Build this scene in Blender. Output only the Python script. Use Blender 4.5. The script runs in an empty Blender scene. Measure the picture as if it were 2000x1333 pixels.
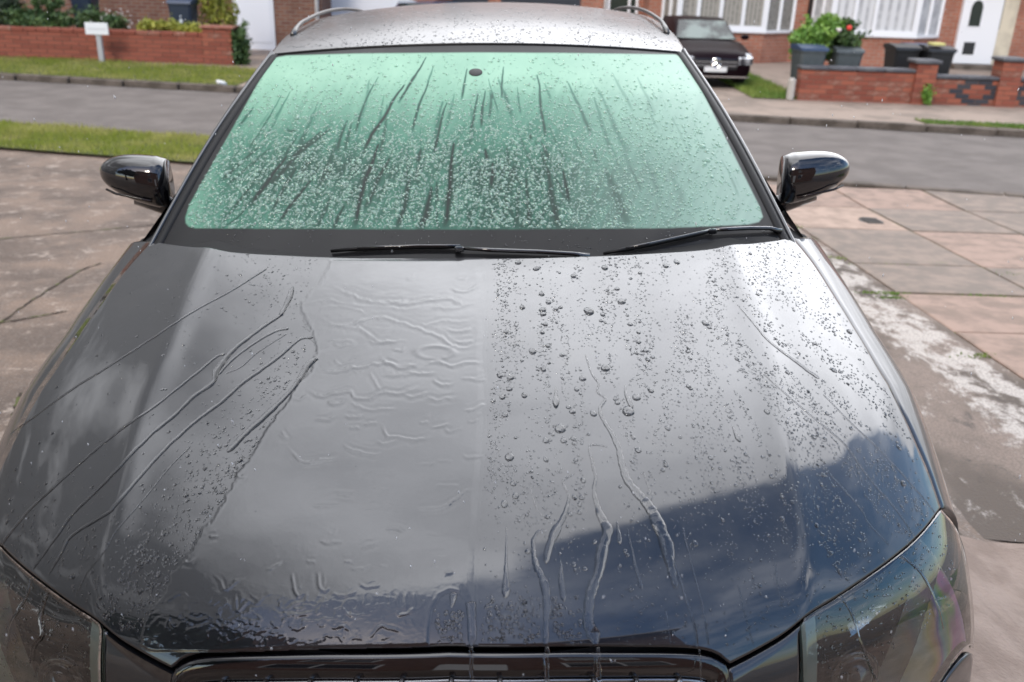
import bpy, math, random
import numpy as np
from mathutils import Matrix, Vector
from mathutils.bvhtree import BVHTree

rnd = random.Random(7)
rng = np.random.default_rng(7)
sc = bpy.context.scene
COL = sc.collection
R = math.radians

# ------------------------------------------------------------------ camera
FPX = 1782.0
def cam_local():
    p, y, r = R(23.44), R(0.24), R(-0.26)
    fw = Vector((math.sin(y) * math.cos(p), math.cos(y) * math.cos(p), -math.sin(p)))
    rt = Vector((math.cos(y), -math.sin(y), 0)); up = rt.cross(fw)
    rt2 = math.cos(r) * rt + math.sin(r) * up
    up2 = -math.sin(r) * rt + math.cos(r) * up
    M = Matrix.Identity(4)
    for i in range(3):
        M[i][0], M[i][1], M[i][2] = rt2[i], up2[i], -fw[i]
    M[0][3], M[1][3], M[2][3] = 0.081, -0.859, 1.596
    return M
CL = cam_local()                                   # camera in the car's own frame
T = Matrix.Rotation(R(-2.1), 4, 'Y') @ Matrix.Rotation(R(1.0), 4, 'X')   # the car stands on a slightly tilted drive
CW = T @ CL
cd = bpy.data.cameras.new('camera'); cam = bpy.data.objects.new('camera', cd); COL.objects.link(cam)
cam.matrix_world = CW
cd.sensor_width = 36.0; cd.lens = 36.0 * FPX / 2000
cd.clip_start = 0.02; cd.clip_end = 2000
cd.dof.use_dof = True; cd.dof.focus_distance = 1.62; cd.dof.aperture_fstop = 5.0
sc.camera = cam

# ------------------------------------------------------------------ light
SUN_AZ = Vector((-0.42, -0.90)).normalized(); SUN_EL = R(40)
w = bpy.data.worlds.new('World'); sc.world = w; w.use_nodes = True
nt = w.node_tree; nt.nodes.clear()
def N(t, typ, **kw):
    n = t.nodes.new(typ)
    for k, v in kw.items():
        if k.startswith('i_'):
            n.inputs[k[2:].replace('_', ' ')].default_value = v
        else: setattr(n, k, v)
    return n
def L(t, a, b): t.links.new(a, b)
def mth(t, op, a, b=None, c=None, clamp=False):
    n = t.nodes.new('ShaderNodeMath'); n.operation = op; n.use_clamp = clamp
    for i, v in enumerate((a, b, c)):
        if v is None: continue
        if isinstance(v, (int, float)): n.inputs[i].default_value = v
        else: t.links.new(v, n.inputs[i])
    return n.outputs[0]
def sstep(t, v, lo, hi, a=0.0, b=1.0):
    n = t.nodes.new('ShaderNodeMapRange'); n.interpolation_type = 'SMOOTHSTEP'
    t.links.new(v, n.inputs[0])
    for i, q in enumerate((lo, hi, a, b)): n.inputs[i + 1].default_value = q
    return n.outputs[0]
def mixc(t, f, a, b, mode='MIX'):
    n = t.nodes.new('ShaderNodeMix'); n.data_type = 'RGBA'; n.blend_type = mode
    for i, v in ((0, f), (6, a), (7, b)):
        if isinstance(v, (int, float)): n.inputs[i].default_value = v
        elif isinstance(v, (tuple, list)): n.inputs[i].default_value = (*v, 1)[:4]
        else: t.links.new(v, n.inputs[i])
    return n.outputs[2]
sky = N(nt, 'ShaderNodeTexSky', sky_type='NISHITA', sun_disc=False, sun_elevation=SUN_EL,
        sun_rotation=math.atan2(SUN_AZ.x, SUN_AZ.y))
tc = N(nt, 'ShaderNodeTexCoord'); sp = N(nt, 'ShaderNodeSeparateXYZ'); L(nt, tc.outputs['Generated'], sp.inputs[0])
zc = mth(nt, 'ADD', mth(nt, 'MAXIMUM', sp.outputs[2], 0.0), 0.16)
cx = mth(nt, 'DIVIDE', sp.outputs[0], zc); cy = mth(nt, 'DIVIDE', sp.outputs[1], zc)
cv = N(nt, 'ShaderNodeCombineXYZ'); L(nt, cx, cv.inputs[0]); L(nt, cy, cv.inputs[1])
n1 = N(nt, 'ShaderNodeTexNoise', i_Scale=1.15, i_Detail=7.0, i_Roughness=0.56); L(nt, cv.outputs[0], n1.inputs[0])
n2 = N(nt, 'ShaderNodeTexNoise', i_Scale=1.7, i_Detail=6.0, i_Roughness=0.55); L(nt, cv.outputs[0], n2.inputs[0])
# a bank of cloud over the street, breaking up overhead and behind
bank = sstep(nt, mth(nt, 'SUBTRACT', cy, mth(nt, 'MULTIPLY', cx, 0.58)), -0.26, 0.38, -0.13, 0.62)
cover = mth(nt, 'ADD', mth(nt, 'SUBTRACT', n1.outputs[0], 0.5), bank)
cmask = sstep(nt, cover, -0.02, 0.12)
# cloud brightness: thin sunlit cloud to the right, thicker and greyer to the left
lum = mth(nt, 'ADD', sstep(nt, cx, -0.95, -0.05, 0.15, 1.05), mth(nt, 'MULTIPLY', mth(nt, 'SUBTRACT', n2.outputs[0], 0.5), 1.8))
lum = mth(nt, 'MAXIMUM', lum, 0.16)
sdv = N(nt, 'ShaderNodeVectorMath', operation='DOT_PRODUCT'); L(nt, tc.outputs['Generated'], sdv.inputs[0])
sdv.inputs[1].default_value = Vector((0.46, 0.74, 0.50)).normalized()      # the brightest, sunlit cloud stands over the houses opposite
glow = mth(nt, 'POWER', mth(nt, 'MAXIMUM', sdv.outputs['Value'], 0.0), 18.0)
lum = mth(nt, 'ADD', lum, mth(nt, 'MULTIPLY', glow, 0.7))
ccol = N(nt, 'ShaderNodeVectorMath', operation='SCALE'); ccol.inputs[0].default_value = (20.6, 20.8, 21.6); L(nt, lum, ccol.inputs['Scale'])
hs = N(nt, 'ShaderNodeHueSaturation'); hs.inputs['Saturation'].default_value = 1.35; hs.inputs['Value'].default_value = 1.7; L(nt, sky.outputs[0], hs.inputs['Color'])
lum2 = mth(nt, 'MULTIPLY', lum, sstep(nt, sp.outputs[2], 0.02, 0.50, 0.42, 1.0)); L(nt, lum2, ccol.inputs['Scale'])
cmask = mth(nt, 'MAXIMUM', cmask, sstep(nt, n2.outputs[0], 0.40, 0.75, 0.02, 0.34))
skc = mixc(nt, cmask, hs.outputs[0], ccol.outputs[0])
bg = N(nt, 'ShaderNodeBackground'); bg.inputs[1].default_value = 0.12
L(nt, skc, bg.inputs[0]); wo = N(nt, 'ShaderNodeOutputWorld'); L(nt, bg.outputs[0], wo.inputs[0])
sl = bpy.data.lights.new('sun', 'SUN'); sl.energy = 1.5; sl.angle = R(13); sl.color = (1.0, 0.91, 0.79)
so = bpy.data.objects.new('sun', sl); COL.objects.link(so)
sdir = Vector((SUN_AZ.x * math.cos(SUN_EL), SUN_AZ.y * math.cos(SUN_EL), math.sin(SUN_EL)))
so.rotation_euler = sdir.to_track_quat('Z', 'Y').to_euler()
so.location = sdir * 30
vs = sc.view_settings; vs.view_transform = 'Standard'; vs.look = 'None'; vs.gamma = 1; vs.exposure = 0.22
vs.use_curve_mapping = False
sc.cycles.max_bounces = 8; sc.cycles.transparent_max_bounces = 12; sc.cycles.sample_clamp_indirect = 6
sc.cycles.use_denoising = True

# ------------------------------------------------------------------ generic helpers
def tag(o, label=None, cat=None, group=None, kind=None):
    if label: o['label'] = label
    if cat: o['category'] = cat
    if group: o['group'] = group
    if kind: o['kind'] = kind
    return o
def link(name, me, mat=None, parent=None, car=False):
    o = bpy.data.objects.new(name, me); COL.objects.link(o)
    if mat and hasattr(me, 'materials') and not me.materials: me.materials.append(mat)
    if parent: o.parent = parent
    elif car: o.matrix_world = T
    return o
def npmesh(name, V, F, mat=None, parent=None, smooth=True, car=False):
    """V (n,3) array, F list or (m,k) array"""
    me = bpy.data.meshes.new(name)
    V = np.asarray(V, float)
    if isinstance(F, np.ndarray):
        m, k = F.shape
        me.vertices.add(len(V)); me.vertices.foreach_set('co', V.ravel())
        me.loops.add(m * k); me.loops.foreach_set('vertex_index', F.ravel().astype(np.int32))
        me.polygons.add(m); me.polygons.foreach_set('loop_start', np.arange(0, m * k, k, dtype=np.int32))
        me.update(calc_edges=True)
    else:
        me.from_pydata([tuple(v) for v in V], [], [tuple(f) for f in F])
    me.polygons.foreach_set('use_smooth', [smooth] * len(me.polygons))
    me.update()
    return link(name, me, mat, parent, car)
def empty(name, loc=(0, 0, 0), rz=0, car=False):
    o = bpy.data.objects.new(name, None); COL.objects.link(o); o.empty_display_size = .1
    if car: o.matrix_world = T
    else: o.location = loc; o.rotation_euler = (0, 0, rz)
    return o
def gridF(nu, nv):
    i = np.arange((nu - 1))[:, None] * nv + np.arange(nv - 1)[None, :]
    i = i.ravel()
    return np.stack([i, i + nv, i + nv + 1, i + 1], 1)
class MB:
    def __init__(s): s.v = []; s.f = []
    def box(s, x0, x1, y0, y1, z0, z1, bev=0.0):
        b = len(s.v)
        if bev <= 0:
            for z in (z0, z1):
                for x, y in ((x0, y0), (x1, y0), (x1, y1), (x0, y1)): s.v.append((x, y, z))
            s.f += [(b, b+3, b+2, b+1), (b+4, b+5, b+6, b+7)] + [(b+i, b+(i+1) % 4, b+4+(i+1) % 4, b+4+i) for i in range(4)]
        else:
            rings = [(z0, bev), (z0 + bev, 0), (z1 - bev, 0), (z1, bev)]
            for z, e in rings:
                for x, y in ((x0+e+bev, y0+e), (x1-e-bev, y0+e), (x1-e, y0+e+bev), (x1-e, y1-e-bev), (x1-e-bev, y1-e), (x0+e+bev, y1-e), (x0+e, y1-e-bev), (x0+e, y0+e+bev)):
                    s.v.append((x, y, z))
            for r in range(3):
                for i in range(8): s.f.append((b+r*8+i, b+r*8+(i+1) % 8, b+r*8+8+(i+1) % 8, b+r*8+8+i))
            s.f.append(tuple(b+7-i for i in range(8))); s.f.append(tuple(b+24+i for i in range(8)))
        return s
    def prism(s, pts, axis, a0, a1):
        """polygon pts (2d) extruded along axis 0/1/2 from a0 to a1"""
        b = len(s.v); n = len(pts)
        for a in (a0, a1):
            for p in pts:
                q = list(p); q.insert(axis, a); s.v.append(tuple(q))
        s.f.append(tuple(b+i for i in range(n))); s.f.append(tuple(b+n+n-1-i for i in range(n)))
        for i in range(n): s.f.append((b+i, b+n+i, b+n+(i+1) % n, b+(i+1) % n))
        return s
    def tube(s, pts, r, n=8, closed=False):
        pts = [Vector(p) for p in pts]; b = len(s.v); m = len(pts)
        rr = r if isinstance(r, (list, tuple)) else [r] * m
        for k, p in enumerate(pts):
            a = pts[k-1] if (k > 0 or closed) else p
            c = pts[(k+1) % m] if (k < m-1 or closed) else p
            t = (c - a).normalized()
            u = t.cross(Vector((0, 0, 1)))
            if u.length < .05: u = t.cross(Vector((1, 0, 0)))
            u.normalize(); v = t.cross(u)
            for i in range(n):
                an = 2*math.pi*i/n; s.v.append(tuple(p + (u*math.cos(an) + v*math.sin(an))*rr[k]))
        for k in range(m if closed else m-1):
            for i in range(n):
                j = (k+1) % m
                s.f.append((b+k*n+i, b+k*n+(i+1) % n, b+j*n+(i+1) % n, b+j*n+i))
        if not closed:
            s.f.append(tuple(b+n-1-i for i in range(n))); s.f.append(tuple(b+(m-1)*n+i for i in range(n)))
        return s
    def lathe(s, prof, cen, axis='Z', n=20):
        b = len(s.v); m = len(prof)
        for (r, h) in prof:
            for i in range(n):
                a = 2*math.pi*i/n; c, d = r*math.cos(a), r*math.sin(a)
                q = (c, d, h) if axis == 'Z' else ((h, c, d) if axis == 'X' else (c, h, d))
                s.v.append((cen[0]+q[0], cen[1]+q[1], cen[2]+q[2]))
        for k in range(m-1):
            for i in range(n): s.f.append((b+k*n+i, b+k*n+(i+1) % n, b+(k+1)*n+(i+1) % n, b+(k+1)*n+i))
        return s
    def build(s, name, mat=None, parent=None, smooth=False, car=False):
        return npmesh(name, s.v, s.f, mat, parent, smooth, car)

# ------------------------------------------------------------------ materials
def pmat(name, col, rough=.5, metal=0., noise=None, bump=None, **kw):
    """noise=(scale, colour2, lo, hi), bump=(scale,strength,dist)"""
    m = bpy.data.materials.new(name); m.use_nodes = True; t = m.node_tree
    p = t.nodes['Principled BSDF']
    p.inputs['Base Color'].default_value = (*col, 1); p.inputs['Roughness'].default_value = rough; p.inputs['Metallic'].default_value = metal
    for k, v in kw.items():
        p.inputs[k.replace('_', ' ')].default_value = v
    co = N(t, 'ShaderNodeTexCoord')
    if noise:
        nz = N(t, 'ShaderNodeTexNoise', i_Scale=noise[0], i_Detail=6.0, i_Roughness=.6); L(t, co.outputs['Object'], nz.inputs[0])
        f = sstep(t, nz.outputs[0], noise[2], noise[3])
        c = mixc(t, f, col, noise[1]); L(t, c, p.inputs['Base Color'])
    if bump:
        nb = N(t, 'ShaderNodeTexNoise', i_Scale=bump[0], i_Detail=5.0); L(t, co.outputs['Object'], nb.inputs[0])
        b = N(t, 'ShaderNodeBump'); b.inputs['Strength'].default_value = bump[1]; b.inputs['Distance'].default_value = bump[2]
        L(t, nb.outputs[0], b.inputs['Height']); L(t, b.outputs[0], p.inputs['Normal'])
    return m
M = {}
# car paint: dark metallic grey under clear coat, with faint dust and dried spots
def paint_mat(name, base, dirt=0.25):
    m = bpy.data.materials.new(name); m.use_nodes = True; t = m.node_tree; p = t.nodes['Principled BSDF']
    co = N(t, 'ShaderNodeTexCoord')
    fl = N(t, 'ShaderNodeTexNoise', i_Scale=900.0, i_Detail=2.0); L(t, co.outputs['Object'], fl.inputs[0])
    c = mixc(t, fl.outputs[0], tuple(b*.8 for b in base), tuple(b*1.25 for b in base))
    d1 = N(t, 'ShaderNodeTexNoise', i_Scale=7.0, i_Detail=9.0, i_Roughness=.72); L(t, co.outputs['Object'], d1.inputs[0])
    dm = sstep(t, d1.outputs[0], .52, .8, 0, dirt)
    c = mixc(t, dm, c, (.065, .062, .06)); L(t, c, p.inputs['Base Color'])
    p.inputs['Metallic'].default_value = .65
    L(t, sstep(t, d1.outputs[0], .4, .75, .30, .44), p.inputs['Roughness'])
    p.inputs['Coat Weight'].default_value = 1; p.inputs['Coat IOR'].default_value = 1.70
    L(t, sstep(t, d1.outputs[0], .45, .8, .015, .07), p.inputs['Coat Roughness'])
    return m
M['paint'] = paint_mat('dark_metallic_paint', (.021, .023, .028), .5)
M['wet'] = paint_mat('wet_metallic_paint', (.021, .023, .028), dirt=.0)
M['wet'].node_tree.nodes['Principled BSDF'].inputs['Coat Roughness'].default_value = .0
M['black'] = pmat('black_plastic', (.012, .012, .013), .55, bump=(300, .2, .0005))
M['rubber'] = pmat('wet_rubber', (.008, .008, .009), .42, Specular_IOR_Level=.22)
M['gloss'] = pmat('gloss_black', (.006, .006, .008), .04, Coat_Weight=1.0, Coat_Roughness=.01)
M['shade'] = pmat('dark_cavity', (.006, .006, .006), .8)
M['chrome'] = pmat('chrome', (.75, .76, .78), .08, 1.0)
M['dullchrome'] = pmat('dull_chrome', (.35, .35, .36), .25, 1.0)
M['rail'] = pmat('satin_aluminium', (.16, .16, .158), .42, 1.0)
M['mirror'] = pmat('mirror_glass', (.8, .82, .85), .01, 1.0)
M['tyre'] = pmat('tyre_rubber', (.02, .02, .02), .8)
M['water'] = pmat('water', (1, 1, 1), .0, IOR=1.33, Transmission_Weight=1.0)
M['dropgreen'] = pmat('water_on_glass', (.66, .90, .78), .03, IOR=1.33, Transmission_Weight=.72)

# ------------------------------------------------------------------ master front-end surface of the car (local frame)
def spline(xs, ys, q):
    xs = np.asarray(xs, float); ys = np.asarray(ys, float); q = np.asarray(q, float)
    d = np.gradient(ys, xs); i = np.clip(np.searchsorted(xs, q) - 1, 0, len(xs) - 2)
    h = xs[i+1] - xs[i]; t = (q - xs[i]) / h
    return ((2*t**3 - 3*t**2 + 1)*ys[i] + (t**3 - 2*t**2 + t)*h*d[i] + (-2*t**3 + 3*t**2)*ys[i+1] + (t**3 - t**2)*h*d[i+1])
_pr = np.array([(1.30, 1.012), (1.15, 1.003), (1.0, .990), (.8, .966), (.6, .936), (.42, .902), (.28, .864), (.18, .824), (.115, .786), (.07, .748),
                (.035, .70), (.012, .64), (0, .56), (0, .45), (.015, .34), (.06, .22)])
_d = np.concatenate([[0], np.cumsum(np.linalg.norm(np.diff(_pr, axis=0), axis=1))]); S_LEN = _d[-1]
_d /= S_LEN
W_ = .90; DN = .30
_a = np.concatenate([np.linspace(0, .8, 60), .8 + .2*(1-(1-np.linspace(0, 1, 120)[1:])**2.5)]); _a = np.clip(_a, 0, 1)
_dr = DN*(1-(1-_a**7)**(1/7)); _x = _a*W_
_x = np.append(_x, W_); _dr = np.append(_dr, .75)
_td = np.concatenate([[0], np.cumsum(np.hypot(np.diff(_x), np.diff(_dr)))]); T_LEN = _td[-1]; _td /= T_LEN
_ss = np.linspace(0, 1, 900); _SY = spline(_d, _pr[:, 0], _ss); _SZ = spline(_d, _pr[:, 1], _ss)
def SF(tau, s):
    tau = np.asarray(tau, float); s = np.asarray(s, float)
    a = np.abs(tau); x = np.interp(a, _td, _x)*np.interp(s, [.0, .15, .28, .38, .5, .7], [.90, .915, .95, .975, 1, .98]); dr = np.interp(a, _td, _dr)
    yp = np.interp(s, _ss, _SY); z = np.interp(s, _ss, _SZ)
    k = np.interp(s, [0, .2, .35, .6, 1], [-.065, -.050, -.01, .045, .09]); dr = dr*np.where(dr < .3, np.interp(s, [0, .2, .4], [.6, .65, 1]) + (1-np.interp(s, [0, .2, .4], [.6, .65, 1]))*np.clip(dr/.3, 0, 1)**2, 1)
    xc = np.interp(s, [0, .1, .45, .62, .8], [.60, .585, .545, .515, .50])
    q = x - xc; cr = .5*(q + np.sqrt(q*q + .006**2))           # crease
    cw = np.interp(s, [0, .12, .45, .62, .75], [.03, .09, .10, .12, .05])
    rid = .0035*np.exp(-(q/.035)**2)
    z = z - k*x*x - cw*cr*np.clip(1-(x-.7)*2.0, .4, 1) + rid - dr
    y = yp + .45*x*x
    return np.stack([np.sign(tau)*x, y, z], -1)
def SN(tau, s):
    e = 1e-3
    a = SF(tau+e, s) - SF(tau-e, s); b = SF(tau, s+e) - SF(tau, s-e)
    n = np.cross(b, a); n /= np.linalg.norm(n, axis=-1, keepdims=True) + 1e-12
    return n
NTm, NSm = 421, 421
_tg = np.linspace(-1, 1, NTm); _sg = np.linspace(0, 1, NSm)
_TT, _SS = np.meshgrid(_tg, _sg, indexing='ij')
_MV = SF(_TT, _SS)
_MF = gridF(NTm, NSm)
BV = BVHTree.FromPolygons([tuple(v) for v in _MV.reshape(-1, 3)], [tuple(int(k) for k in f) for f in _MF])
CLi = CL.to_3x3(); CO = CL.translation
def ray_local(px, py): return (CLi @ Vector(((px-1000)/FPX, -(py-666.5)/FPX, -1))).normalized()
def hit(px, py):
    loc, nrm, idx, dist = BV.ray_cast(CO, ray_local(px, py))
    if loc is None: return None
    if nrm.dot(CO - loc) < 0: nrm = -nrm
    return loc, nrm, idx, dist
def ts(px, py):
    """pixel -> surface parameters"""
    h = hit(px, py)
    if h is None: raise RuntimeError('miss %s %s' % (px, py))
    loc, nrm, idx, dist = h
    i, j = divmod(idx, NSm - 1)
    P0 = _MV[i, j]; A = np.stack([_MV[i+1, j] - P0, _MV[i, j+1] - P0], 1)
    ab = np.linalg.lstsq(A, np.array(loc) - P0, rcond=None)[0]
    return _tg[i] + ab[0]*(_tg[1]-_tg[0]), _sg[j] + ab[1]*(_sg[1]-_sg[0])
def resample(P, n):
    P = np.asarray(P, float); d = np.concatenate([[0], np.cumsum(np.linalg.norm(np.diff(P, axis=0), axis=1))])
    q = np.linspace(0, d[-1], n)
    return np.stack([np.interp(q, d, P[:, k]) for k in range(P.shape[1])], 1)
def smooth_poly(P, n):
    """Catmull-Rom through points, resampled"""
    P = np.asarray(P, float); out = []
    Q = np.vstack([2*P[0]-P[1], P, 2*P[-1]-P[-2]])
    for i in range(1, len(Q)-2):
        for t in np.linspace(0, 1, 12, endpoint=False):
            a, b, c, d = Q[i-1], Q[i], Q[i+1], Q[i+2]
            out.append(.5*((2*b) + (c-a)*t + (2*a-5*b+4*c-d)*t*t + (-a+3*b-3*c+d)*t**3))
    out.append(P[-1]); return resample(out, n)
def pcurve(pts, n, smooth=True):
    q = np.array([ts(*p) for p in pts]); return (smooth_poly if smooth else resample)(q, n)
def coons(c0, c1, d0, d1):
    """c0(v)=left c1(v)=right, d0(u)=top d1(u)=bottom -> grid [u,v]"""
    nu, nv = len(d0), len(c0); u = np.linspace(0, 1, nu)[:, None, None]; v = np.linspace(0, 1, nv)[None, :, None]
    return ((1-u)*c0[None] + u*c1[None] + (1-v)*d0[:, None] + v*d1[:, None]
            - (1-u)*(1-v)*c0[0] - u*(1-v)*c1[0] - (1-u)*v*c0[-1] - u*v*c1[-1])
def panel(name, G, mat, parent, off=0.0, lip=.012, gap=.0015, rnd_edge=.002):
    """surface panel over a parameter grid with rounded, turned-down edges"""
    P = SF(G[..., 0], G[..., 1]); Nn = SN(G[..., 0], G[..., 1])
    P = P + Nn*off
    nu, nv = P.shape[:2]
    inner = P.copy()
    def inset(A, ax, k0, k1, g):
        d = np.take(A, k1, axis=ax) - np.take(A, k0, axis=ax)
        return d/(np.linalg.norm(d, axis=-1, keepdims=True)+1e-9)*g
    P[0] += inset(inner, 0, 0, 1, gap); P[-1] += inset(inner, 0, -1, -2, gap)
    P[:, 0] += inset(inner, 1, 0, 1, gap); P[:, -1] += inset(inner, 1, -1, -2, gap)
    V = [P.reshape(-1, 3)]; F = [gridF(nu, nv)]
    idx = np.arange(nu*nv).reshape(nu, nv)
    loop = np.concatenate([idx[:, 0], idx[-1, 1:], idx[::-1, -1][1:], idx[0, ::-1][1:-1]])
    Pf = P.reshape(-1, 3)[loop]; Nf = Nn.reshape(-1, 3)[loop]
    cen = P.reshape(-1, 3).mean(0)
    nx = np.roll(Pf, -1, 0) - np.roll(Pf, 1, 0); out = np.cross(nx, Nf); out /= np.linalg.norm(out, axis=1, keepdims=True)+1e-9
    sgn = np.sign(((Pf - cen)*out).sum(1).mean()); out *= sgn
    b = nu*nv; n = len(loop)
    fn_ = np.cross(P[1, 0]-P[0, 0], P[0, 1]-P[0, 0]) if False else None
    pi, pj = nu//2, nv//2
    if np.dot(np.cross(P[pi+1, pj]-P[pi, pj], P[pi, pj+1]-P[pi, pj]), Nn[pi, pj]) < 0: F[0] = F[0][:, ::-1].copy()
    r1 = Pf - Nf*rnd_edge + out*rnd_edge*.6; r2 = Pf - Nf*lip + out*rnd_edge*.6
    V += [r1, r2]
    k = np.arange(n); k2 = (k+1) % n
    F.append(np.stack([loop[k], loop[k2], b+k2, b+k], 1)); F.append(np.stack([b+k, b+k2, b+n+k2, b+n+k], 1))
    return npmesh(name, np.vstack(V), np.vstack(F), mat, parent)

# ------------------------------------------------------------------ MAIN CAR
car = empty('parked_car', car=True)
tag(car, 'dark grey wet car nose to camera on the drive, water beading on its bonnet', 'car')

# outlines, traced on the right half and mirrored
rear_r = [(925, 504), (1100, 502), (1250, 496), (1400, 484), (1490, 473), (1549, 464)]
side_r = [(1549, 464), (1590, 515), (1634, 584), (1680, 658), (1723, 731), (1786, 857), (1815, 925), (1838, 992)]
front_r = [(1838, 992), (1800, 1040), (1740, 1093), (1660, 1150), (1600, 1188), (1572, 1207), (1535, 1237), (1480, 1270), (1424, 1299)]
lip_r = [(1424, 1299), (1410, 1284), (1385, 1273), (1340, 1267), (1250, 1265), (1100, 1264), (885, 1263)]
def mir(c): c = c.copy(); c[:, 0] *= -1; return c[::-1]
rr = pcurve(rear_r, 60); rr[0, 0] = 0
sr = pcurve(side_r, 110)
fr = pcurve(front_r, 60); lr = pcurve(lip_r, 50); lr[-1, 0] = 0
botR = np.vstack([fr, lr[1:]])
# clean half rear: full width curves
top = np.vstack([mir(rr)[:-1], rr]); bot = np.vstack([mir(botR[::-1])[::-1][::-1][:0], ])if False else None
br_ = botR[::-1]                                   # centre -> outer
bot = np.vstack([mir(br_)[:-1], br_])
NB = 260
top = resample(top, NB)
# keep corner of the lip by parametrising the bottom with |x| like the top
bx = top[:, 0]/top[-1, 0]*bot[-1, 0]
sb = np.interp(np.abs(bx), br_[:, 0], br_[:, 1]); bot = np.stack([bx, sb], 1)
sl_ = sr.copy(); sl_[:, 0] *= -1
G = coons(resample(sl_, 200), resample(sr, 200), top, bot)
bonnet = panel('bonnet', G, M['paint'], car, off=.0, lip=.016)

# sheet below the panels (near-black, the shade of the gaps is put into its colour)
_keep = []
hl_out = None
Pm = SF(_TT[::3, ::3], _SS[::3, ::3]) ; Nm = SN(_TT[::3, ::3], _SS[::3, ::3])
nu_, nv_ = Pm.shape[:2]
Fm = gridF(nu_, nv_)
cenF = np.stack([_TT[::3, ::3].ravel()[Fm].mean(1), _SS[::3, ::3].ravel()[Fm].mean(1)], 1)
s_front = np.interp(np.abs(cenF[:, 0]), br_[:, 0], br_[:, 1])
keep = (cenF[:, 1] < s_front - .03)
yc = Pm.reshape(-1, 3)[Fm].mean(1)
keep &= ~((np.hypot(yc[:, 1]-.87, yc[:, 2]-.31) < .35) & (np.abs(yc[:, 0]) > .8)) & (yc[:, 2] > .2) & (yc[:, 1] < 1.25)
npmesh('gap_shade_sheet', (Pm - Nm*.012).reshape(-1, 3), Fm[keep], M['shade'], car)

# fenders
tau_side = .985
for sgn in (1, -1):
    a = resample(sr, 90).copy()
    # extend rearwards past the corner to the door line and forwards to the headlamp tip
    out = np.stack([np.full(90, tau_side), np.linspace(max(a[0, 1]-.03, 0), a[-1, 1]+.04, 90)], 1)
    mid = np.linspace(0, 1, 46)[:, None, None]
    e = mid**1.0
    Gf = (1-e)*a[None] + e*out[None]
    Gf[..., 0] *= sgn
    P = SF(Gf[..., 0], Gf[..., 1])
    fn = panel('front_wing', Gf, M['paint'], car, off=-.001, lip=.01)
    me = fn.data
    import bmesh
    bm = bmesh.new(); bm.from_mesh(me)
    dele = [f for f in bm.faces if (lambda c: math.hypot(c.y-.87, c.z-.31) < .345 or c.z < .22)(f.calc_center_median())]
    bmesh.ops.delete(bm, geom=dele, context='FACES'); bm.to_mesh(me); bm.free()

# headlamps -------------------------------------------------------
def sm(pts): return pts
hl_top = [(1572, 1207), (1600, 1188), (1660, 1150), (1740, 1093), (1800, 1040), (1838, 992)]
M['lens'] = bpy.data.materials.new('headlamp_lens'); M['lens'].use_nodes = True
_t = M['lens'].node_tree; _t.nodes.clear()
_g = N(_t, 'ShaderNodeBsdfGlossy'); _g.inputs['Roughness'].default_value = .01
_tr = N(_t, 'ShaderNodeBsdfTransparent'); _tr.inputs[0].default_value = (.93, .95, .93, 1)
_fr = N(_t, 'ShaderNodeFresnel'); _fr.inputs[0].default_value = 1.58
_mx = N(_t, 'ShaderNodeMixShader'); L(_t, mth(_t, 'MULTIPLY', _fr.outputs[0], 2.2, clamp=True), _mx.inputs[0]); L(_t, _tr.outputs[0], _mx.inputs[1]); L(_t, _g.outputs[0], _mx.inputs[2])
_o = N(_t, 'ShaderNodeOutputMaterial'); L(_t, _mx.outputs[0], _o.inputs[0])
# stressed-plastic rainbow bezel
def iris_mat():
    m = bpy.data.materials.new('iridescent_bezel'); m.use_nodes = True; t = m.node_tree; p = t.nodes['Principled BSDF']
    co = N(t, 'ShaderNodeTexCoord'); s_ = N(t, 'ShaderNodeSeparateXYZ'); L(t, co.outputs['Object'], s_.inputs[0])
    nz = N(t, 'ShaderNodeTexNoise', i_Scale=9.0, i_Detail=2.0); L(t, co.outputs['Object'], nz.inputs[0])
    ax = mth(t, 'ABSOLUTE', s_.outputs[0])
    v = mth(t, 'ADD', mth(t, 'MULTIPLY', mth(t, 'SUBTRACT', ax, .60), 4.0), mth(t, 'MULTIPLY', mth(t, 'SUBTRACT', nz.outputs[0], .5), .7))
    r = N(t, 'ShaderNodeValToRGB'); L(t, v, r.inputs[0]); cr = r.color_ramp
    cols = [(0, (.42, .50, .43)), (.45, (.45, .55, .47)), (.58, (.55, .42, .08)), (.66, (.60, .30, .10)), (.73, (.16, .10, .32)), (.79, (.10, .38, .40)), (.86, (.30, .50, .12)), (.93, (.65, .22, .42)), (1, (.50, .24, .46))]
    cr.elements[0].position = 0; cr.elements[0].color = (*cols[0][1], 1); cr.elements[1].position = 1; cr.elements[1].color = (*cols[-1][1], 1)
    for q, c in cols[1:-1]: e = cr.elements.new(q); e.color = (*c, 1)
    L(t, r.outputs[0], p.inputs['Base Color']); p.inputs['Roughness'].default_value = .35
    return m
M['iris'] = iris_mat()
M['brownlamp'] = pmat('lamp_reflector_brown', (.012, .008, .007), .2, noise=(18, (.05, .03, .025), .5, .7))
M['amber'] = pmat('amber_strip', (.7, .28, .03), .3)
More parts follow.
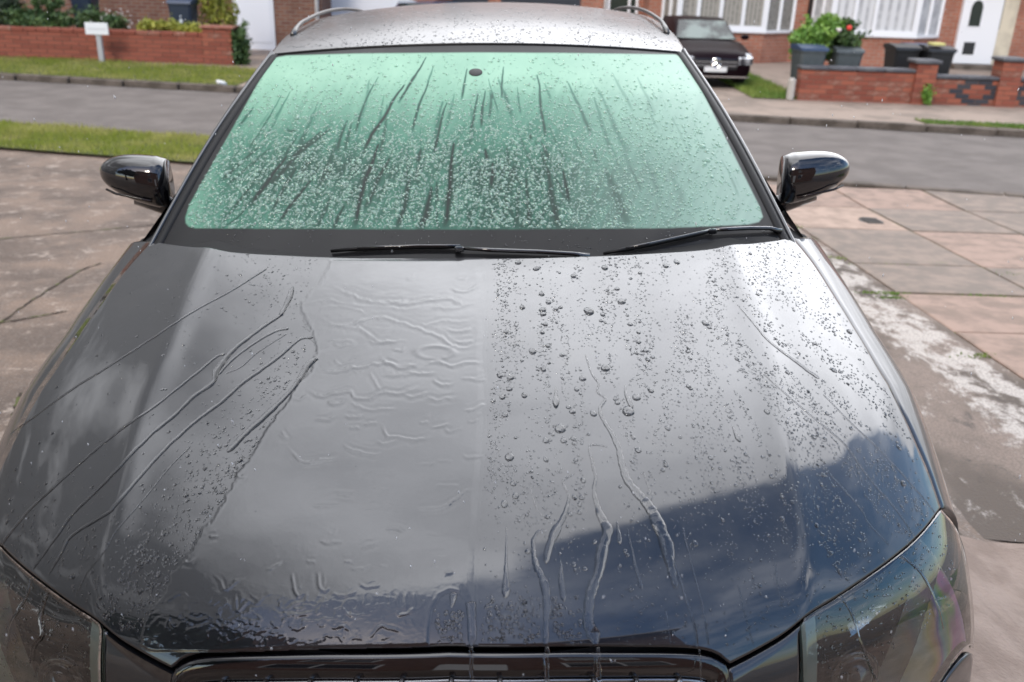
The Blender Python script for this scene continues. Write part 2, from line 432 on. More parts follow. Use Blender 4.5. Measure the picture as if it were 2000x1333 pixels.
def hl_boundary():
    tp = pcurve(hl_top, 40)
    s_in = np.linspace(tp[0, 1], tp[0, 1]+.175, 30); inn = np.stack([np.full(30, tp[0, 0]-.004) , s_in], 1); inn[0] = tp[0]
    tipx = tp[-1]
    outp = np.array([tipx, (tipx[0]+.040, tipx[1]+.030), (tipx[0]+.058, tipx[1]+.075), (tipx[0]+.066, tipx[1]+.115)])
    outc = smooth_poly(outp, 30)
    bt = smooth_poly(np.array([inn[-1], (.62*inn[-1][0]+.38*outc[-1][0], inn[-1][1]-.004), (.25*inn[-1][0]+.75*outc[-1][0], outc[-1][1]+.030), outc[-1]]), 40)
    return coons(inn, outc, tp, bt)
HG = hl_boundary()
for sgn in (1, -1):
    Gh = HG.copy(); Gh[..., 0] *= sgn
    hl = panel('headlight', Gh, M['lens'], car, off=-.001, lip=.004, gap=.003)
    # bowl
    P = SF(Gh[..., 0], Gh[..., 1]); Nn = SN(Gh[..., 0], Gh[..., 1])
    U = np.linspace(0, 1, P.shape[0])[:, None, None]; V_ = np.linspace(0, 1, P.shape[1])[None, :, None]
    dep = .006 + .085*np.minimum(1, 3.2*np.minimum(np.minimum(U, 1-U), np.minimum(V_, 1-V_)))
    npmesh('lamp_bowl', (P - Nn*dep*np.ones_like(P)).reshape(-1, 3), gridF(*P.shape[:2]), M['brownlamp'], hl)
    # pale bezel sweeping below the projector, full of rainbow stress colours
    def sub(u0, u1, v0, v1, depth0, depth1, skew=0., n=24, m=14):
        uu = np.linspace(u0, u1, n)[:, None]; vv = np.linspace(0, 1, m)[None, :]
        lo = v0 + skew*(uu-u0)/(u1-u0); v = lo + (v1-lo)*vv; uu = uu + 0*v
        iu = uu*(P.shape[0]-1); iv = np.clip(v, 0, 1)*(P.shape[1]-1)
        i0 = np.clip(iu.astype(int), 0, P.shape[0]-2); j0 = np.clip(iv.astype(int), 0, P.shape[1]-2); fu = (iu-i0)[..., None]; fv = (iv-j0)[..., None]
        def bil(A): return A[i0, j0]*(1-fu)*(1-fv)+A[i0+1, j0]*fu*(1-fv)+A[i0, j0+1]*(1-fu)*fv+A[i0+1, j0+1]*fu*fv
        dd = (depth0 + (depth1-depth0)*vv + 0*uu)[..., None]
        return bil(P) - bil(Nn)*dd
    q = sub(.30, .985, .93, .985, .045, .012, skew=-.80)
    npmesh('bezel', q.reshape(-1, 3), gridF(24, 14), M['iris'], hl)
    q = sub(.20, .93, .86, .90, .040, .028, skew=-.78, m=4)
    npmesh('chrome_strip', q.reshape(-1, 3), gridF(24, 4), M['dullchrome'], hl)
    q = sub(.30, .62, .20, .26, .035, .03, skew=.02, m=4)
    npmesh('chrome_strip', q.reshape(-1, 3), gridF(24, 4), M['chrome'], hl)
    q = sub(.02, .10, .04, .97, .012, .03, n=8)
    npmesh('bezel', q.reshape(-1, 3), gridF(8, 14), M['iris'], hl)
    # projector
    c0 = sub(.34, .36, .55, .57, .055, .055, n=2, m=2).mean((0, 1)); nn = Vector((sgn*.25, -1, .25)).normalized()
    u = nn.cross(Vector((0, 0, 1))).normalized(); v2 = nn.cross(u)
    VV = []; FF = []
    prof = [(.045, -.012), (.044, .004), (.036, .006), (.034, .000), (.030, .009), (.020, .016), (.0008, .020)]
    for (r_, h_) in prof:
        for i in range(24):
            an = i*math.pi/12; VV.append(tuple(Vector(c0) + u*r_*math.cos(an) + v2*r_*math.sin(an) + nn*h_))
    for k in range(len(prof)-1):
        for i in range(24): FF.append((k*24+i, k*24+(i+1) % 24, k*24+24+(i+1) % 24, k*24+24+i))
    npmesh('projector', VV, FF, M['gloss'], hl)

# grille ----------------------------------------------------------
lipx = float(SF(lr[0, 0], lr[0, 1])[0])
def tau_of(x): return np.interp(abs(x), _x, _td)*np.sign(x)
lipS = lr[:, 1]; lipT = lr[:, 0]
# closed ring following the bonnet lip and running down to the lower corners
ring = [(t, s+.005) for t, s in zip(lipT[::-1], lipS[::-1])]          # centre -> corner
tc_ = ring[-1]
ring += [(tc_[0]+.002, tc_[1]+.02), (tc_[0], tc_[1]+.06), (tc_[0]-.03, tc_[1]+.16), (tc_[0]-.07, .885), (tc_[0]-.10, .90), (0, .905)]
ring = smooth_poly(np.array(ring)[[0, 10, 20, 30, 38, 43, 46, 49, 50, 51, 52, 53, 54, 55]] if len(ring) == 56 else np.array(ring), 90)
full = np.vstack([ring, mir(ring)[1:-1]])
gr = empty('grille'); gr.parent = car
FP_ = SF(full[:, 0], full[:, 1]); FN = SN(full[:, 0], full[:, 1])
def band(name, prof, mat, parent):
    """sweep a profile (inward, outward-normal) round the grille ring"""
    cen = np.array([0, full[:, 1].mean()])
    dirp = FP_ - SF(np.array([0.]), np.array([.74]))[0]
    tang = np.roll(FP_, -1, 0) - np.roll(FP_, 1, 0); tang /= np.linalg.norm(tang, axis=1, keepdims=True)
    inw = np.cross(tang, FN); s_ = np.sign((inw*(-dirp)).sum(1).mean()); inw *= s_
    n, m = len(FP_), len(prof)
    V = np.stack([FP_ + inw*a + FN*b for a, b in prof], 1).reshape(-1, 3)
    F = []
    for k in range(n):
        for i in range(m-1): F.append((k*m+i, ((k+1) % n)*m+i, ((k+1) % n)*m+i+1, k*m+i+1))
    return npmesh(name, V, F, mat, parent)
band('grille_frame', [(-.004, -.02), (-.003, -.004), (.0, -.001), (.004, .000), (.018, -.003), (.026, -.008), (.030, -.014), (.032, -.04)], M['gloss'], gr)
band('chrome_trim', [(.0305, -.020), (.0305, -.012), (.034, -.011), (.036, -.014), (.036, -.03)], M['dullchrome'], gr)
# back and vertical bars
bx_ = np.linspace(-.34, .34, 30); bz = np.linspace(.36, .74, 20)
Vb = np.array([[(x, .075 + .45*x*x, z) for z in bz] for x in bx_]).reshape(-1, 3)
npmesh('grille_back', Vb, gridF(30, 20), M['shade'], gr)
for px in (408, 502, 596, 690, 782, 880, 976, 1070, 1163, 1250, 1341):
    r_ = ray_local(px, 1322); k = (.045 + .0 - CO.y)/r_.y; x = CO.x + r_.x*k
    y = .045 + .45*x*x
    mb = MB(); mb.box(x-.0035, x+.0035, y-.012, y+.015, .37, .722 - .30*x*x, .002); mb.build('grille_bar', M['dullchrome'], gr)
for k in range(5):
    mb = MB(); z = .42+.06*k
    mb.tube([(x, .062+.45*x*x, z) for x in np.linspace(-.34, .34, 16)], .004, 6); mb.build('grille_bar', M['black'], gr)

# bumper: cheeks between grille and headlamps, and below
tR = botR
bump = empty('front_bumper'); bump.parent = car
for sgn in (1, -1):
    a = HG[0]; inn = a.copy(); inn[:, 0] -= .004                     # beside the lamp
    vline = fr[fr[:, 0] <= HG[0, 0, 0]+.001]                          # lamp corner -> grille corner
    vline = resample(np.vstack([[inn[0]], vline[1:], ]), 30)[::-1]    # grille corner -> lamp corner
    vline[:, 1] += .0035
    i0 = int(np.argmin(np.abs(ring[:, 0]-vline[0, 0]) + np.abs(ring[:, 1]-vline[0, 1])))
    gs = ring[i0:]; cut = gs[:, 1] <= inn[-1, 1]+.02
    gs = resample(np.vstack([[vline[0]], gs[cut][1:]]), 30); gs[:, 0] += .004
    btm = resample([gs[-1], inn[-1]], 30)
    Gc = coons(gs, resample(inn, 30), vline, btm); Gc[..., 0] *= sgn
    panel('cheek', Gc, M['paint'], bump, off=-.0005, lip=.01, gap=.001)
    # lower panel below the lamp and round the corner
    hb = HG[:, -1]
    upper = resample(np.vstack([resample([gs[-1], inn[-1]], 8), hb[1:]]), 50); upper[:, 1] += .006
    ext = np.array([[upper[-1, 0]+.10, upper[-1, 1]+.03]]); upper = resample(np.vstack([upper, ext]), 60)
    low = np.stack([np.linspace(upper[0, 0]-.05, upper[-1, 0], 60), np.full(60, .97)], 1)
    e = np.linspace(0, 1, 40)[None, :, None]
    Gl = (1-e)*upper[:, None] + e*low[:, None]; Gl[..., 0] *= sgn
    panel('bumper_side', Gl, M['paint'], bump, off=-.0005, lip=.01)
mb = MB()
mb.prism([(.02, .20), (.0, .28), (.0, .34), (.10, .34), (.10, .20)], 0, -.33, .33); mb.build('lower_lip', M['black'], bump)

# windscreen ------------------------------------------------------
def WS(u, v):
    u = np.asarray(u, float); v = np.asarray(v, float)
    X = u*(.716 + (.563-.716)*v)
    Y = .962 + (1.700-.962)*v + (.155 + (.092-.155)*v)*u*u
    Z = .960 + (1.352-.960)*v + .022*np.sin(np.pi*np.clip(v, -.1, 1)) + (.004 - .038*v)*u*u
    return np.stack([X, Y, Z], -1)
def WN(u, v):
    e = 1e-3; a = WS(u+e, v)-WS(u-e, v); b = WS(u, v+e)-WS(u, v-e); n = np.cross(a, b); return n/np.linalg.norm(n, axis=-1, keepdims=True)
nwu, nwv = 761, 301
wu = np.linspace(-1, 1, nwu); wv = np.linspace(-.10, 1.0, nwv)
WU, WV = np.meshgrid(wu, wv, indexing='ij')
WP = WS(WU, WV)
def proj_local(P):
    Q = (np.asarray(P) - np.array(CO)) @ np.array(CLi)
    return np.stack([1000 + FPX*Q[..., 0]/-Q[..., 2], 666.5 - FPX*Q[..., 1]/-Q[..., 2]], -1)
PX = proj_local(WP)
WB = BVHTree.FromPolygons([tuple(v) for v in WP[::4, ::4].reshape(-1, 3)], [tuple(int(k) for k in f) for f in gridF(191, 76)])

def vnoise(x, y, seed=0):
    """smooth value noise on arrays"""
    g = np.random.default_rng(seed).random((256, 256)); xi = np.floor(x).astype(int); yi = np.floor(y).astype(int)
    fx = x-xi; fy = y-yi; fx = fx*fx*(3-2*fx); fy = fy*fy*(3-2*fy)
    def q(a, b): return g[a % 256, b % 256]
    return (q(xi, yi)*(1-fx)+q(xi+1, yi)*fx)*(1-fy)+(q(xi, yi+1)*(1-fx)+q(xi+1, yi+1)*fx)*fy
def fbm(x, y, seed=0, o=4):
    s = 0; a = .5; t = 0
    for k in range(o): s = s + a*vnoise(x*2**k, y*2**k, seed+k); t += a; a *= .55
    return s/t
def segdist(X, Y, pts):
    """distance to polyline and fraction along it"""
    pts = np.asarray(pts, float); best = np.full(X.shape, 1e9); fr_ = np.zeros(X.shape)
    L_ = np.linalg.norm(np.diff(pts, axis=0), axis=1); cum = np.concatenate([[0], np.cumsum(L_)])
    for i in range(len(pts)-1):
        a, b = pts[i], pts[i+1]; d = b-a; l2 = d@d + 1e-9
        t = np.clip(((X-a[0])*d[0]+(Y-a[1])*d[1])/l2, 0, 1)
        dd = np.hypot(X-a[0]-t*d[0], Y-a[1]-t*d[1]); m = dd < best
        best = np.where(m, dd, best); fr_ = np.where(m, (cum[i]+t*L_[i])/cum[-1], fr_)
    return best, fr_
def inpoly(X, Y, poly):
    ins = np.zeros(np.shape(X), bool); n = len(poly)
    for i in range(n):
        x1, y1 = poly[i]; x2, y2 = poly[(i+1) % n]
        c = ((y1 > Y) != (y2 > Y)) & (X < (x2-x1)*(Y-y1)/((y2-y1) + 1e-12)+x1); ins ^= c
    return ins
z2 = lambda L_: [(500+a/2.5, b/2.5) for a, b in L_]
z6 = lambda L_: [(300+a/1.6667, 80+b/1.6667) for a, b in L_]
streaks = [  # polyline, width px, strength
 (z2([(832, 282), (790, 350), (745, 420), (700, 500)]), 2.6, .95), (z2([(722, 418), (680, 480), (640, 550), (600, 610), (560, 665), (530, 745)]), 4.0, 1.0),
 (z2([(597, 378), (540, 480), (500, 600), (488, 650)]), 2.4, .75), (z2([(842, 398), (815, 470), (785, 545), (762, 640)]), 3.0, .85),
 (z2([(865, 325), (835, 410)]), 2, .5), (z2([(1030, 338), (1020, 400), (1003, 485)]), 2.6, .8), (z2([(1210, 328), (1203, 400), (1200, 480)]), 2.4, .8),
 (z2([(1372, 368), (1386, 430), (1392, 520), (1412, 665)]), 3.2, .8), (z2([(1410, 410), (1440, 480)]), 2.5, .4), (z2([(930, 505), (905, 590), (885, 680), (870, 740)]), 3.4, .85),
 (z2([(970, 460), (945, 560), (920, 660)]), 3, .35), (z2([(1082, 458), (1065, 560), (1045, 650)]), 3, .75), (z2([(1118, 446), (1105, 530), (1098, 620)]), 3, .8),
 (z2([(1142, 450), (1146, 500), (1138, 580)]), 3, .6), (z2([(1152, 455), (1152, 485)]), 3.5, .7), (z2([(1274, 428), (1282, 500), (1292, 560)]), 2.2, .5),
 (z2([(1650, 480), (1690, 600), (1730, 740)]), 4.5, .38), (z2([(1672, 440), (1715, 530), (1760, 640), (1810, 745)]), 5.0, .38), (z2([(1740, 358), (1790, 450), (1840, 540)]), 3.2, .30),
 (z2([(1862, 380), (1910, 480), (1945, 560)]), 3.2, .28),
 (z6([(978, 335), (968, 400), (966, 470), (958, 540), (952, 610)]), 6.0, .95), (z6([(732, 338), (712, 400), (690, 450), (672, 520), (655, 605)]), 5.5, .95),
 (z6([(765, 385), (735, 445), (712, 500), (690, 545)]), 5, .75), (z6([(510, 455), (470, 505), (435, 550), (410, 590)]), 4, .9), (z6([(432, 378), (400, 420), (355, 480), (315, 535)]), 5, .95),
 (z6([(545, 298), (480, 355), (420, 425), (360, 480)]), 6, .7), (z6([(575, 285), (520, 330), (470, 365)]), 4, .7), (z6([(832, 450), (820, 530), (806, 570), (790, 612)]), 6, .75),
 (z6([(905, 478), (892, 540), (885, 570), (866, 612)]), 7.5, .85), (z6([(1104, 398), (1104, 430), (1098, 475)]), 4, .9), (z6([(1080, 352), (1084, 385)]), 4, .9),
 (z6([(1213, 450), (1218, 520), (1226, 612)]), 5, .7), (z6([(1287, 425), (1292, 480), (1303, 540), (1318, 612)]), 8, .75), (z6([(1335, 425), (1342, 470), (1352, 525)]), 5, .85),
 (z6([(1432, 350), (1445, 400)]), 4, .45), (z6([(1470, 420), (1500, 480), (1530, 560), (1555, 612)]), 10, .42), (z6([(1690, 440), (1725, 530)]), 8, .25),
 (z6([(1580, 360), (1620, 430), (1650, 520)]), 6, .25), (z6([(345, 345), (280, 400), (215, 460)]), 4, .5), (z6([(380, 350), (310, 410), (240, 470)]), 3.5, .45), (z6([(620, 538), (600, 575), (586, 612)]), 4, .8),
 (z6([(870, 352), (860, 395)]), 5, .8), (z6([(860, 420), (858, 470)]), 5, .4), (z6([(1188, 470), (1185, 540), (1180, 612)]), 5, .5), (z6([(1150, 350), (1160, 450)]), 4, .35), (z6([(660, 590), (665, 560)]), 5, .6),
 (z6([(430, 285), (445, 295), (460, 290)]), 3, .6), (z6([(1030, 200), (1040, 290), (1020, 350)]), 4, .35), (z6([(600, 330), (560, 420), (520, 520)]), 5, .35), (z6([(1225, 305), (1228, 320)]), 3, .7),
 (z6([(940, 200), (925, 270), (915, 330)]), 5, .5), (z6([(700, 130), (690, 200), (660, 290)]), 4, .35)]
X_, Y_ = PX[..., 0], PX[..., 1]
glassP = [(362, 425), (363, 436), (369, 443), (382, 446), (500, 447), (925, 449), (1300, 446), (1460, 439), (1482, 434), (1490, 424), (1484, 405), (1345, 125), (1336, 113), (1318, 107), (1100, 104), (925, 103), (700, 105), (560, 109), (538, 113), (526, 124), (370, 400)]
sd, _f = segdist(X_, Y_, glassP + glassP[:1]); ins = inpoly(X_, Y_, glassP)
area = np.clip(np.where(ins, sd, -sd)/1.5*.5 + .5, 0, 1)
clear = np.zeros(X_.shape)
jx = (fbm(X_/24, Y_/24, 3)-.5)*4
for k in range(60):
    x0_ = rnd.uniform(420, 1440); y0_ = rnd.uniform(150, 400); ln = rnd.uniform(30, 110); lean = -.75*min(1, max(-.6, (820-x0_)/330))
    streaks.append(([(x0_, y0_), (x0_+lean*ln*.5+rnd.uniform(-2, 2), y0_+ln*.5), (x0_+lean*ln, min(446, y0_+ln))], rnd.uniform(1.6, 4.2), rnd.uniform(.2, .65)*(1 if x0_ < 1150 else .5)))
for pts, wd, st in streaks:
    d, f = segdist(X_+jx, Y_, smooth_poly(np.array(pts), 14) if len(pts) > 2 else pts)
    ww = wd*1.4*(.45+.75*np.minimum(1, f*2.2))*(.75+.6*fbm(X_/9, Y_/9, 11))
    clear = np.maximum(clear, st*np.clip(1.25 - d/(ww*.62), 0, 1)*np.clip((1-f)*5+.35, 0, 1))
# how thick the milky film is: thick at the top and the right, thin and dark in the lower left and middle
vv = (Y_-104)/(447-104); uu = (X_-362)/(1490-362)
thick = .90 - .53*np.clip((vv-.12)/.55, 0, 1)
thick += .30*np.clip((uu-.68)/.28, 0, 1)*np.clip(vv*2, 0, 1) - .17*np.exp(-((uu-.22)**2/.015 + (vv-.62)**2/.05)) - .10*np.exp(-((uu-.42)**2/.03+(vv-.6)**2/.08))
thick += .40*np.clip((.075-uu+ (vv-.9)*-.02)/.09, 0, 1)*np.clip((vv-.1)*3, 0, 1) + .15*(fbm(X_/60, Y_/40, 5)-.5) + .30*(fbm((X_+.45*Y_)/9, Y_/42, 8)-.5)*np.clip(vv*2, 0, 1)
edge = (fbm(X_/30, Y_/10, 21)-.5)*.1
thick -= .10*np.clip((vv-.20+edge)*14, 0, 1)*np.clip((uu-.42)*9, 0, 1)
thick = np.clip(thick, .12, 1)
film = np.clip(thick*(1-clear), 0, 1)
me = bpy.data.meshes.new('windscreen')
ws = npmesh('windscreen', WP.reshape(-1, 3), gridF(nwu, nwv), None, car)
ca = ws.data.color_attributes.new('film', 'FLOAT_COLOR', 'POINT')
buf = np.stack([film, area, np.clip((uu-.62)/.34, 0, 1)*np.clip(1-clear, 0, 1), np.ones_like(film)], -1).reshape(-1).astype(np.float32); ca.data.foreach_set('color', buf)  # third channel: mask for the cloud reflection painted on the right side
m = bpy.data.materials.new('fogged_windscreen_glass'); m.use_nodes = True; t = m.node_tree; p = t.nodes['Principled BSDF']
at_ = N(t, 'ShaderNodeVertexColor', layer_name='film'); s_ = N(t, 'ShaderNodeSeparateColor'); L(t, at_.outputs[0], s_.inputs[0])
rp = N(t, 'ShaderNodeValToRGB'); L(t, s_.outputs[0], rp.inputs[0]); cr = rp.color_ramp
cr.elements[0].position = 0; cr.elements[0].color = (.010, .016, .014, 1); cr.elements[1].position = 1; cr.elements[1].color = (.32, .56, .41, 1)
for q, c in ((.22, (.018, .080, .055)), (.45, (.055, .19, .13)), (.72, (.16, .35, .25))): e = cr.elements.new(q); e.color = (*c, 1)
fog_refl = mixc(t, mth(t, 'MULTIPLY', s_.outputs[2], .55), rp.outputs[0], (.40, .50, .45)); cc = mixc(t, s_.outputs[1], (.010, .010, .011), fog_refl); L(t, cc, p.inputs['Base Color'])  # pale cloud reflection is put into the fog colour towards the right
p.inputs['Roughness'].default_value = .5; p.inputs['Specular IOR Level'].default_value = .1; p.inputs['Coat Weight'].default_value = .35; p.inputs['Coat Roughness'].default_value = .02; p.inputs['Coat IOR'].default_value = 1.45
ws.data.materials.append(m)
# rain sensor disc
def wpix(px, py):
    loc, nr, idx, d = WB.ray_cast(CO, ray_local(px, py))
    if loc is None: return None
    if nr.dot(CO-loc) < 0: nr = -nr
    return loc, nr, idx, d
lc, nr, _, _ = wpix(929, 142)
mb = MB(); u = nr.cross(Vector((1, 0, 0))).normalized(); v2 = nr.cross(u)
pts = [lc + nr*h_ + (u*math.cos(a)*r_*1.0 + v2*math.sin(a)*r_) for (r_, h_) in ((.0175, -.001), (.0175, .0012), (.016, .002), (.0004, .002)) for a in [i*math.pi/14 for i in range(28)]]
npmesh('sensor_disc', [tuple(q) for q in pts], [(k*28+i, k*28+(i+1) % 28, k*28+28+(i+1) % 28, k*28+28+i) for k in range(3) for i in range(28)], M['black'], car)

# strips along the glass edges, pillars
def strip(name, offs, mat, parent, side, v0=-.08, v1=1.0, n=60):
    """offs = (outward, up) profile from the glass edge"""
    v = np.linspace(v0, v1, n); P = WS(np.full(n, side*1.0), v); Nn = WN(np.full(n, side*.999), v)
    tn = np.gradient(P, axis=0); tn /= np.linalg.norm(tn, axis=1, keepdims=True)
    ou = np.cross(tn, Nn); ou *= np.sign((ou[:, 0]*side).mean())
    V = np.stack([P + ou*a + Nn*b for a, b in offs], 1).reshape(-1, 3)
    return npmesh(name, V, gridF(n, len(offs)), mat, parent)
for sd_ in (1, -1):
    strip('glass_seal', [(-.010, -.004), (-.008, .003), (.006, .004), (.014, .002), (.016, -.010)], M['rubber'], car, sd_)
    strip('roof_pillar', [(.015, -.012), (.0165, .001), (.019, .004), (.025, .003), (.032, -.005), (.036, -.020), (.038, -.05)], M['paint'], car, sd_, v0=-.02, v1=1.03)
strip_top = WS(np.linspace(-1, 1, 80), np.full(80, 1.0))
mb = MB(); mb.tube([tuple(p_ + np.array([0, .004, .001])) for p_ in strip_top], .0045, 6); mb.build('roof_seal', M['rubber'], car, True)

# roof
def RF(u, w_):
    u = np.asarray(u, float); w_ = np.asarray(w_, float)
    hw = spline([0, .15, .3, .6, 1], [.575, .592, .60, .60, .55], w_)
    a = np.abs(u); X = np.sign(u)*np.where(a <= 1, a*hw, hw + .022*np.sin(np.clip((a-1)/.1, 0, 1)*np.pi/2))
    Yc = 1.708 + w_*2.25
    Y = Yc + .092*np.minimum(a, 1)**2*(1-w_)
    zc = spline([0, .06, .13, .25, .42, .7, 1], [1.354, 1.372, 1.386, 1.398, 1.400, 1.371, 1.29], w_)
    Z = zc - (.036 + .012*np.clip(w_*4, 0, 1))*np.minimum(a, 1)**2.2 - np.where(a > 1, .045*(1-np.cos(np.clip((a-1)/.1, 0, 1)*np.pi/2)), 0)
    return np.stack([X, Y, Z], -1)
ru = np.concatenate([-1-np.linspace(.1, .01, 7), np.linspace(-1, 1, 61), 1+np.linspace(.01, .1, 7)]); rw = np.linspace(0, 1, 60)**1.3
A_, B_ = np.meshgrid(ru, rw, indexing='ij')
M['roofpaint'] = paint_mat('beaded_roof_paint', (.035, .036, .040), .6)
_p = M['roofpaint'].node_tree.nodes['Principled BSDF']
for l_ in list(_p.inputs['Coat Roughness'].links): M['roofpaint'].node_tree.links.remove(l_)
_p.inputs['Coat Roughness'].default_value = .22; _p.inputs['Coat Weight'].default_value = .8
npmesh('roof', RF(A_, B_).reshape(-1, 3), gridF(len(ru), 60), M['roofpaint'], car)
for sd_ in (1, -1):
    wv_ = np.linspace(.13, .85, 30); rl = RF(np.full(30, sd_*.97), wv_)
    up = .018*np.clip(np.minimum((wv_-.13)*11, (.85-wv_)*11), -.3, 1); up = np.where(up < .018, .018*np.sin(np.clip(up/.018, 0, 1)*np.pi/2), up)
    rl[:, 2] += up + .002
    mb = MB(); mb.tube([tuple(q) for q in rl], [.0065+.002*(u_ < .012) for u_ in up], 8); mb.build('roof_rail', M['rail'], car, True)

# cowl and wipers
cv_ = np.linspace(-1, 1, 60)
low = WS(cv_, np.full(60, -.055)); hi = WS(cv_, np.full(60, .015))
frontc = low.copy(); frontc[:, 1] -= .09; frontc[:, 2] -= .03
npmesh('scuttle', np.stack([frontc, low + np.array([0, -.01, .0]), hi + WN(cv_, np.full(60, .0))*.003], 1).reshape(-1, 3), gridF(60, 3), M['black'], car)
def onglass(px, py, h=.0):
    q = wpix(px, py); return Vector(q[0]) + Vector(q[1])*h
def wiper(blade, arm, pivot):
    wp = empty('wiper'); wp.parent = car
    b = [onglass(x, y, .008) for x, y in blade]
    mb = MB(); mb.tube(b, [.003]+[.0055]*(len(b)-2)+[.003], 6); o = mb.build('wiper_blade', M['rubber'], wp, True)
    b2 = [onglass(x, y, .005) for x, y in blade]; mb = MB(); mb.tube(b2, .0022, 5); mb.build('wiper_rubber', M['black'], wp, True)
    c = [onglass(x, y, .011) for x, y in blade[1:]]; mb = MB(); mb.tube(c, .0035, 6); mb.build('blade_bridge', M['gloss'], wp, True)
    a = [onglass(x, y, h_) for x, y, h_ in arm]
    mb = MB(); mb.tube(a, [.004]+[.0048]*(len(a)-2)+[.008], 8); mb.build('wiper_arm', M['gloss'], wp, True)
    mb = MB(); q = a[0]; mb.box(q.x-.010, q.x+.010, q.y-.006, q.y+.004, q.z-.008, q.z+.004, .002); mb.build('blade_clip', M['gloss'], wp)
    return wp
wiper([(648, 495), (700, 491), (760, 489), (820, 487), (870, 487), (900, 487)], [(898, 492, .012), (960, 495, .010), (1050, 498, .010), (1120, 501, .008), (1150, 504, .004)], None)
wiper([(1178, 500), (1220, 492), (1270, 482), (1320, 471), (1365, 461), (1392, 455)], [(1388, 457, .012), (1420, 455, .012), (1460, 453, .012), (1500, 452, .010), (1522, 455, .006)], None)

# door mirrors
def make_mirror(sgn):
    cen = Vector((.805*sgn, 1.43, 1.045))
    wpx = empty('door_mirror'); wpx.parent = car
    V = []; na, nb = 26, 40
    for i in range(na):
        a = i/(na-1)
        x = .176*a**.8 - .03
        k = max(0, 1-a**2.5)**.52 if a < 1 else .0
        hz = .064*k; hy = .064*k
        zc = .004 + .022*a; 
        if a < .08: sc_ = .90+.10*(a/.08)
        else: sc_ = 1
        for j in range(nb):
            th = 2*math.pi*j/nb; c, s2 = math.cos(th), math.sin(th)
            ex = .82
            yy = math.copysign(abs(c)**ex, c)*hy*sc_; zz = math.copysign(abs(s2)**ex, s2)*hz*sc_
            if yy > 0: yy *= .45
            V.append((cen.x + sgn*x, cen.y + yy + .012*a, cen.z + zc + zz*(1 if zz > 0 else (1.05-.35*a))))
    F = gridF(na, nb).tolist() + [(i*nb+nb-1, (i+1)*nb+nb-1, (i+1)*nb, i*nb) for i in range(na-1)] + [tuple(range(nb))]
    npmesh('mirror_housing', V, F, M['gloss'], wpx)
    mb = MB(); mb.tube([(cen.x+sgn*x, cen.y-.0605+.012*(x/.14)+.03*max(0, x-.09)/.05, cen.z-.030+.02*x/.1) for x in (.0, .03, .06, .09, .12)], .003, 6); mb.build('indicator_strip', M['brownlamp'], wpx, True)
    mb = MB(); x0 = cen.x-sgn*.02; x1 = cen.x+sgn*.12
    mb.lathe([(.0005, 0), (.04, 0), (.045, -.004)], (cen.x+sgn*.045, cen.y+.033, cen.z+.015), 'Y', 24)
    o = mb.build('mirror_glass', M['mirror'], wpx, True)
    # arm
    a0 = Vector((sgn*.765, 1.44, .985)); mb = MB()
    mb.tube([Vector((sgn*.70, 1.45, .955)), a0 + Vector((0, 0, -.012)), Vector((sgn*.80, 1.435, .990)), Vector((sgn*.87, 1.43, 1.005))], [.022, .024, .026, .014], 10)
    mb.build('mirror_arm', M['gloss'], wpx, True)
make_mirror(1); make_mirror(-1)

# rest of the body (sides, glasshouse, tail, wheels)
secs = []
prof_side = [(.70, .955), (.775, .945), (.815, .925), (.850, .86), (.868, .76), (.872, .62), (.868, .45), (.850, .33), (.80, .24)]
ys = np.concatenate([np.linspace(1.13, 4.1, 80), [4.18, 4.24, 4.27]])
for sd_ in (1, -1):
    V = []
    for y in ys:
        k = 1.0 if y < 3.6 else 1-.10*((y-3.6)/.67)**2
        for (x, z) in prof_side: V.append((sd_*x*k, y, z + (.03 if z > .7 else 0)*min(1, (y-1.13)/2)))
    V = np.array(V); F = gridF(len(ys), len(prof_side)); c = V[F].mean(1)
    kp = ~(np.hypot(c[:, 1]-3.45, c[:, 2]-.31) < .345)
    npmesh('body_side', V, F[kp], M['paint'], car)
    # side glass
    v = np.linspace(0, 1, 8); n = 40
    A0 = WS(np.full(n, sd_*1.0), np.linspace(0, 1, n)) ; Y2 = np.linspace(0, 1, n)
    V = []
    for i, q in enumerate(np.linspace(0, 1, n)):
        yb = 1.18 + q*2.5; yt = 1.83 + q*1.9
        tb = RF(sd_*1.1, np.clip((yt-1.708)/2.25, 0, 1))
        for k in v:
            V.append(((1-k)*sd_*.78 + k*(tb[0]-sd_*.004), (1-k)*yb + k*yt, (1-k)*.955 + k*tb[2]))
    npmesh('side_glass', V, gridF(n, 8), M['gloss'], car)
tb = RF(np.linspace(-1.1, 1.1, 20), np.full(20, 1.0)); V = []
for i, p_ in enumerate(tb):
    f = (i/19*2-1)
    for (yy, zz, wk) in ((p_[1], p_[2], None), (4.12, 1.0, .70), (4.27, .90, .76), (4.27, .45, .78), (4.2, .25, .72)):
        V.append((p_[0] if wk is None else f*wk, yy, zz))
npmesh('tailgate', V, gridF(20, 5), M['paint'], car)
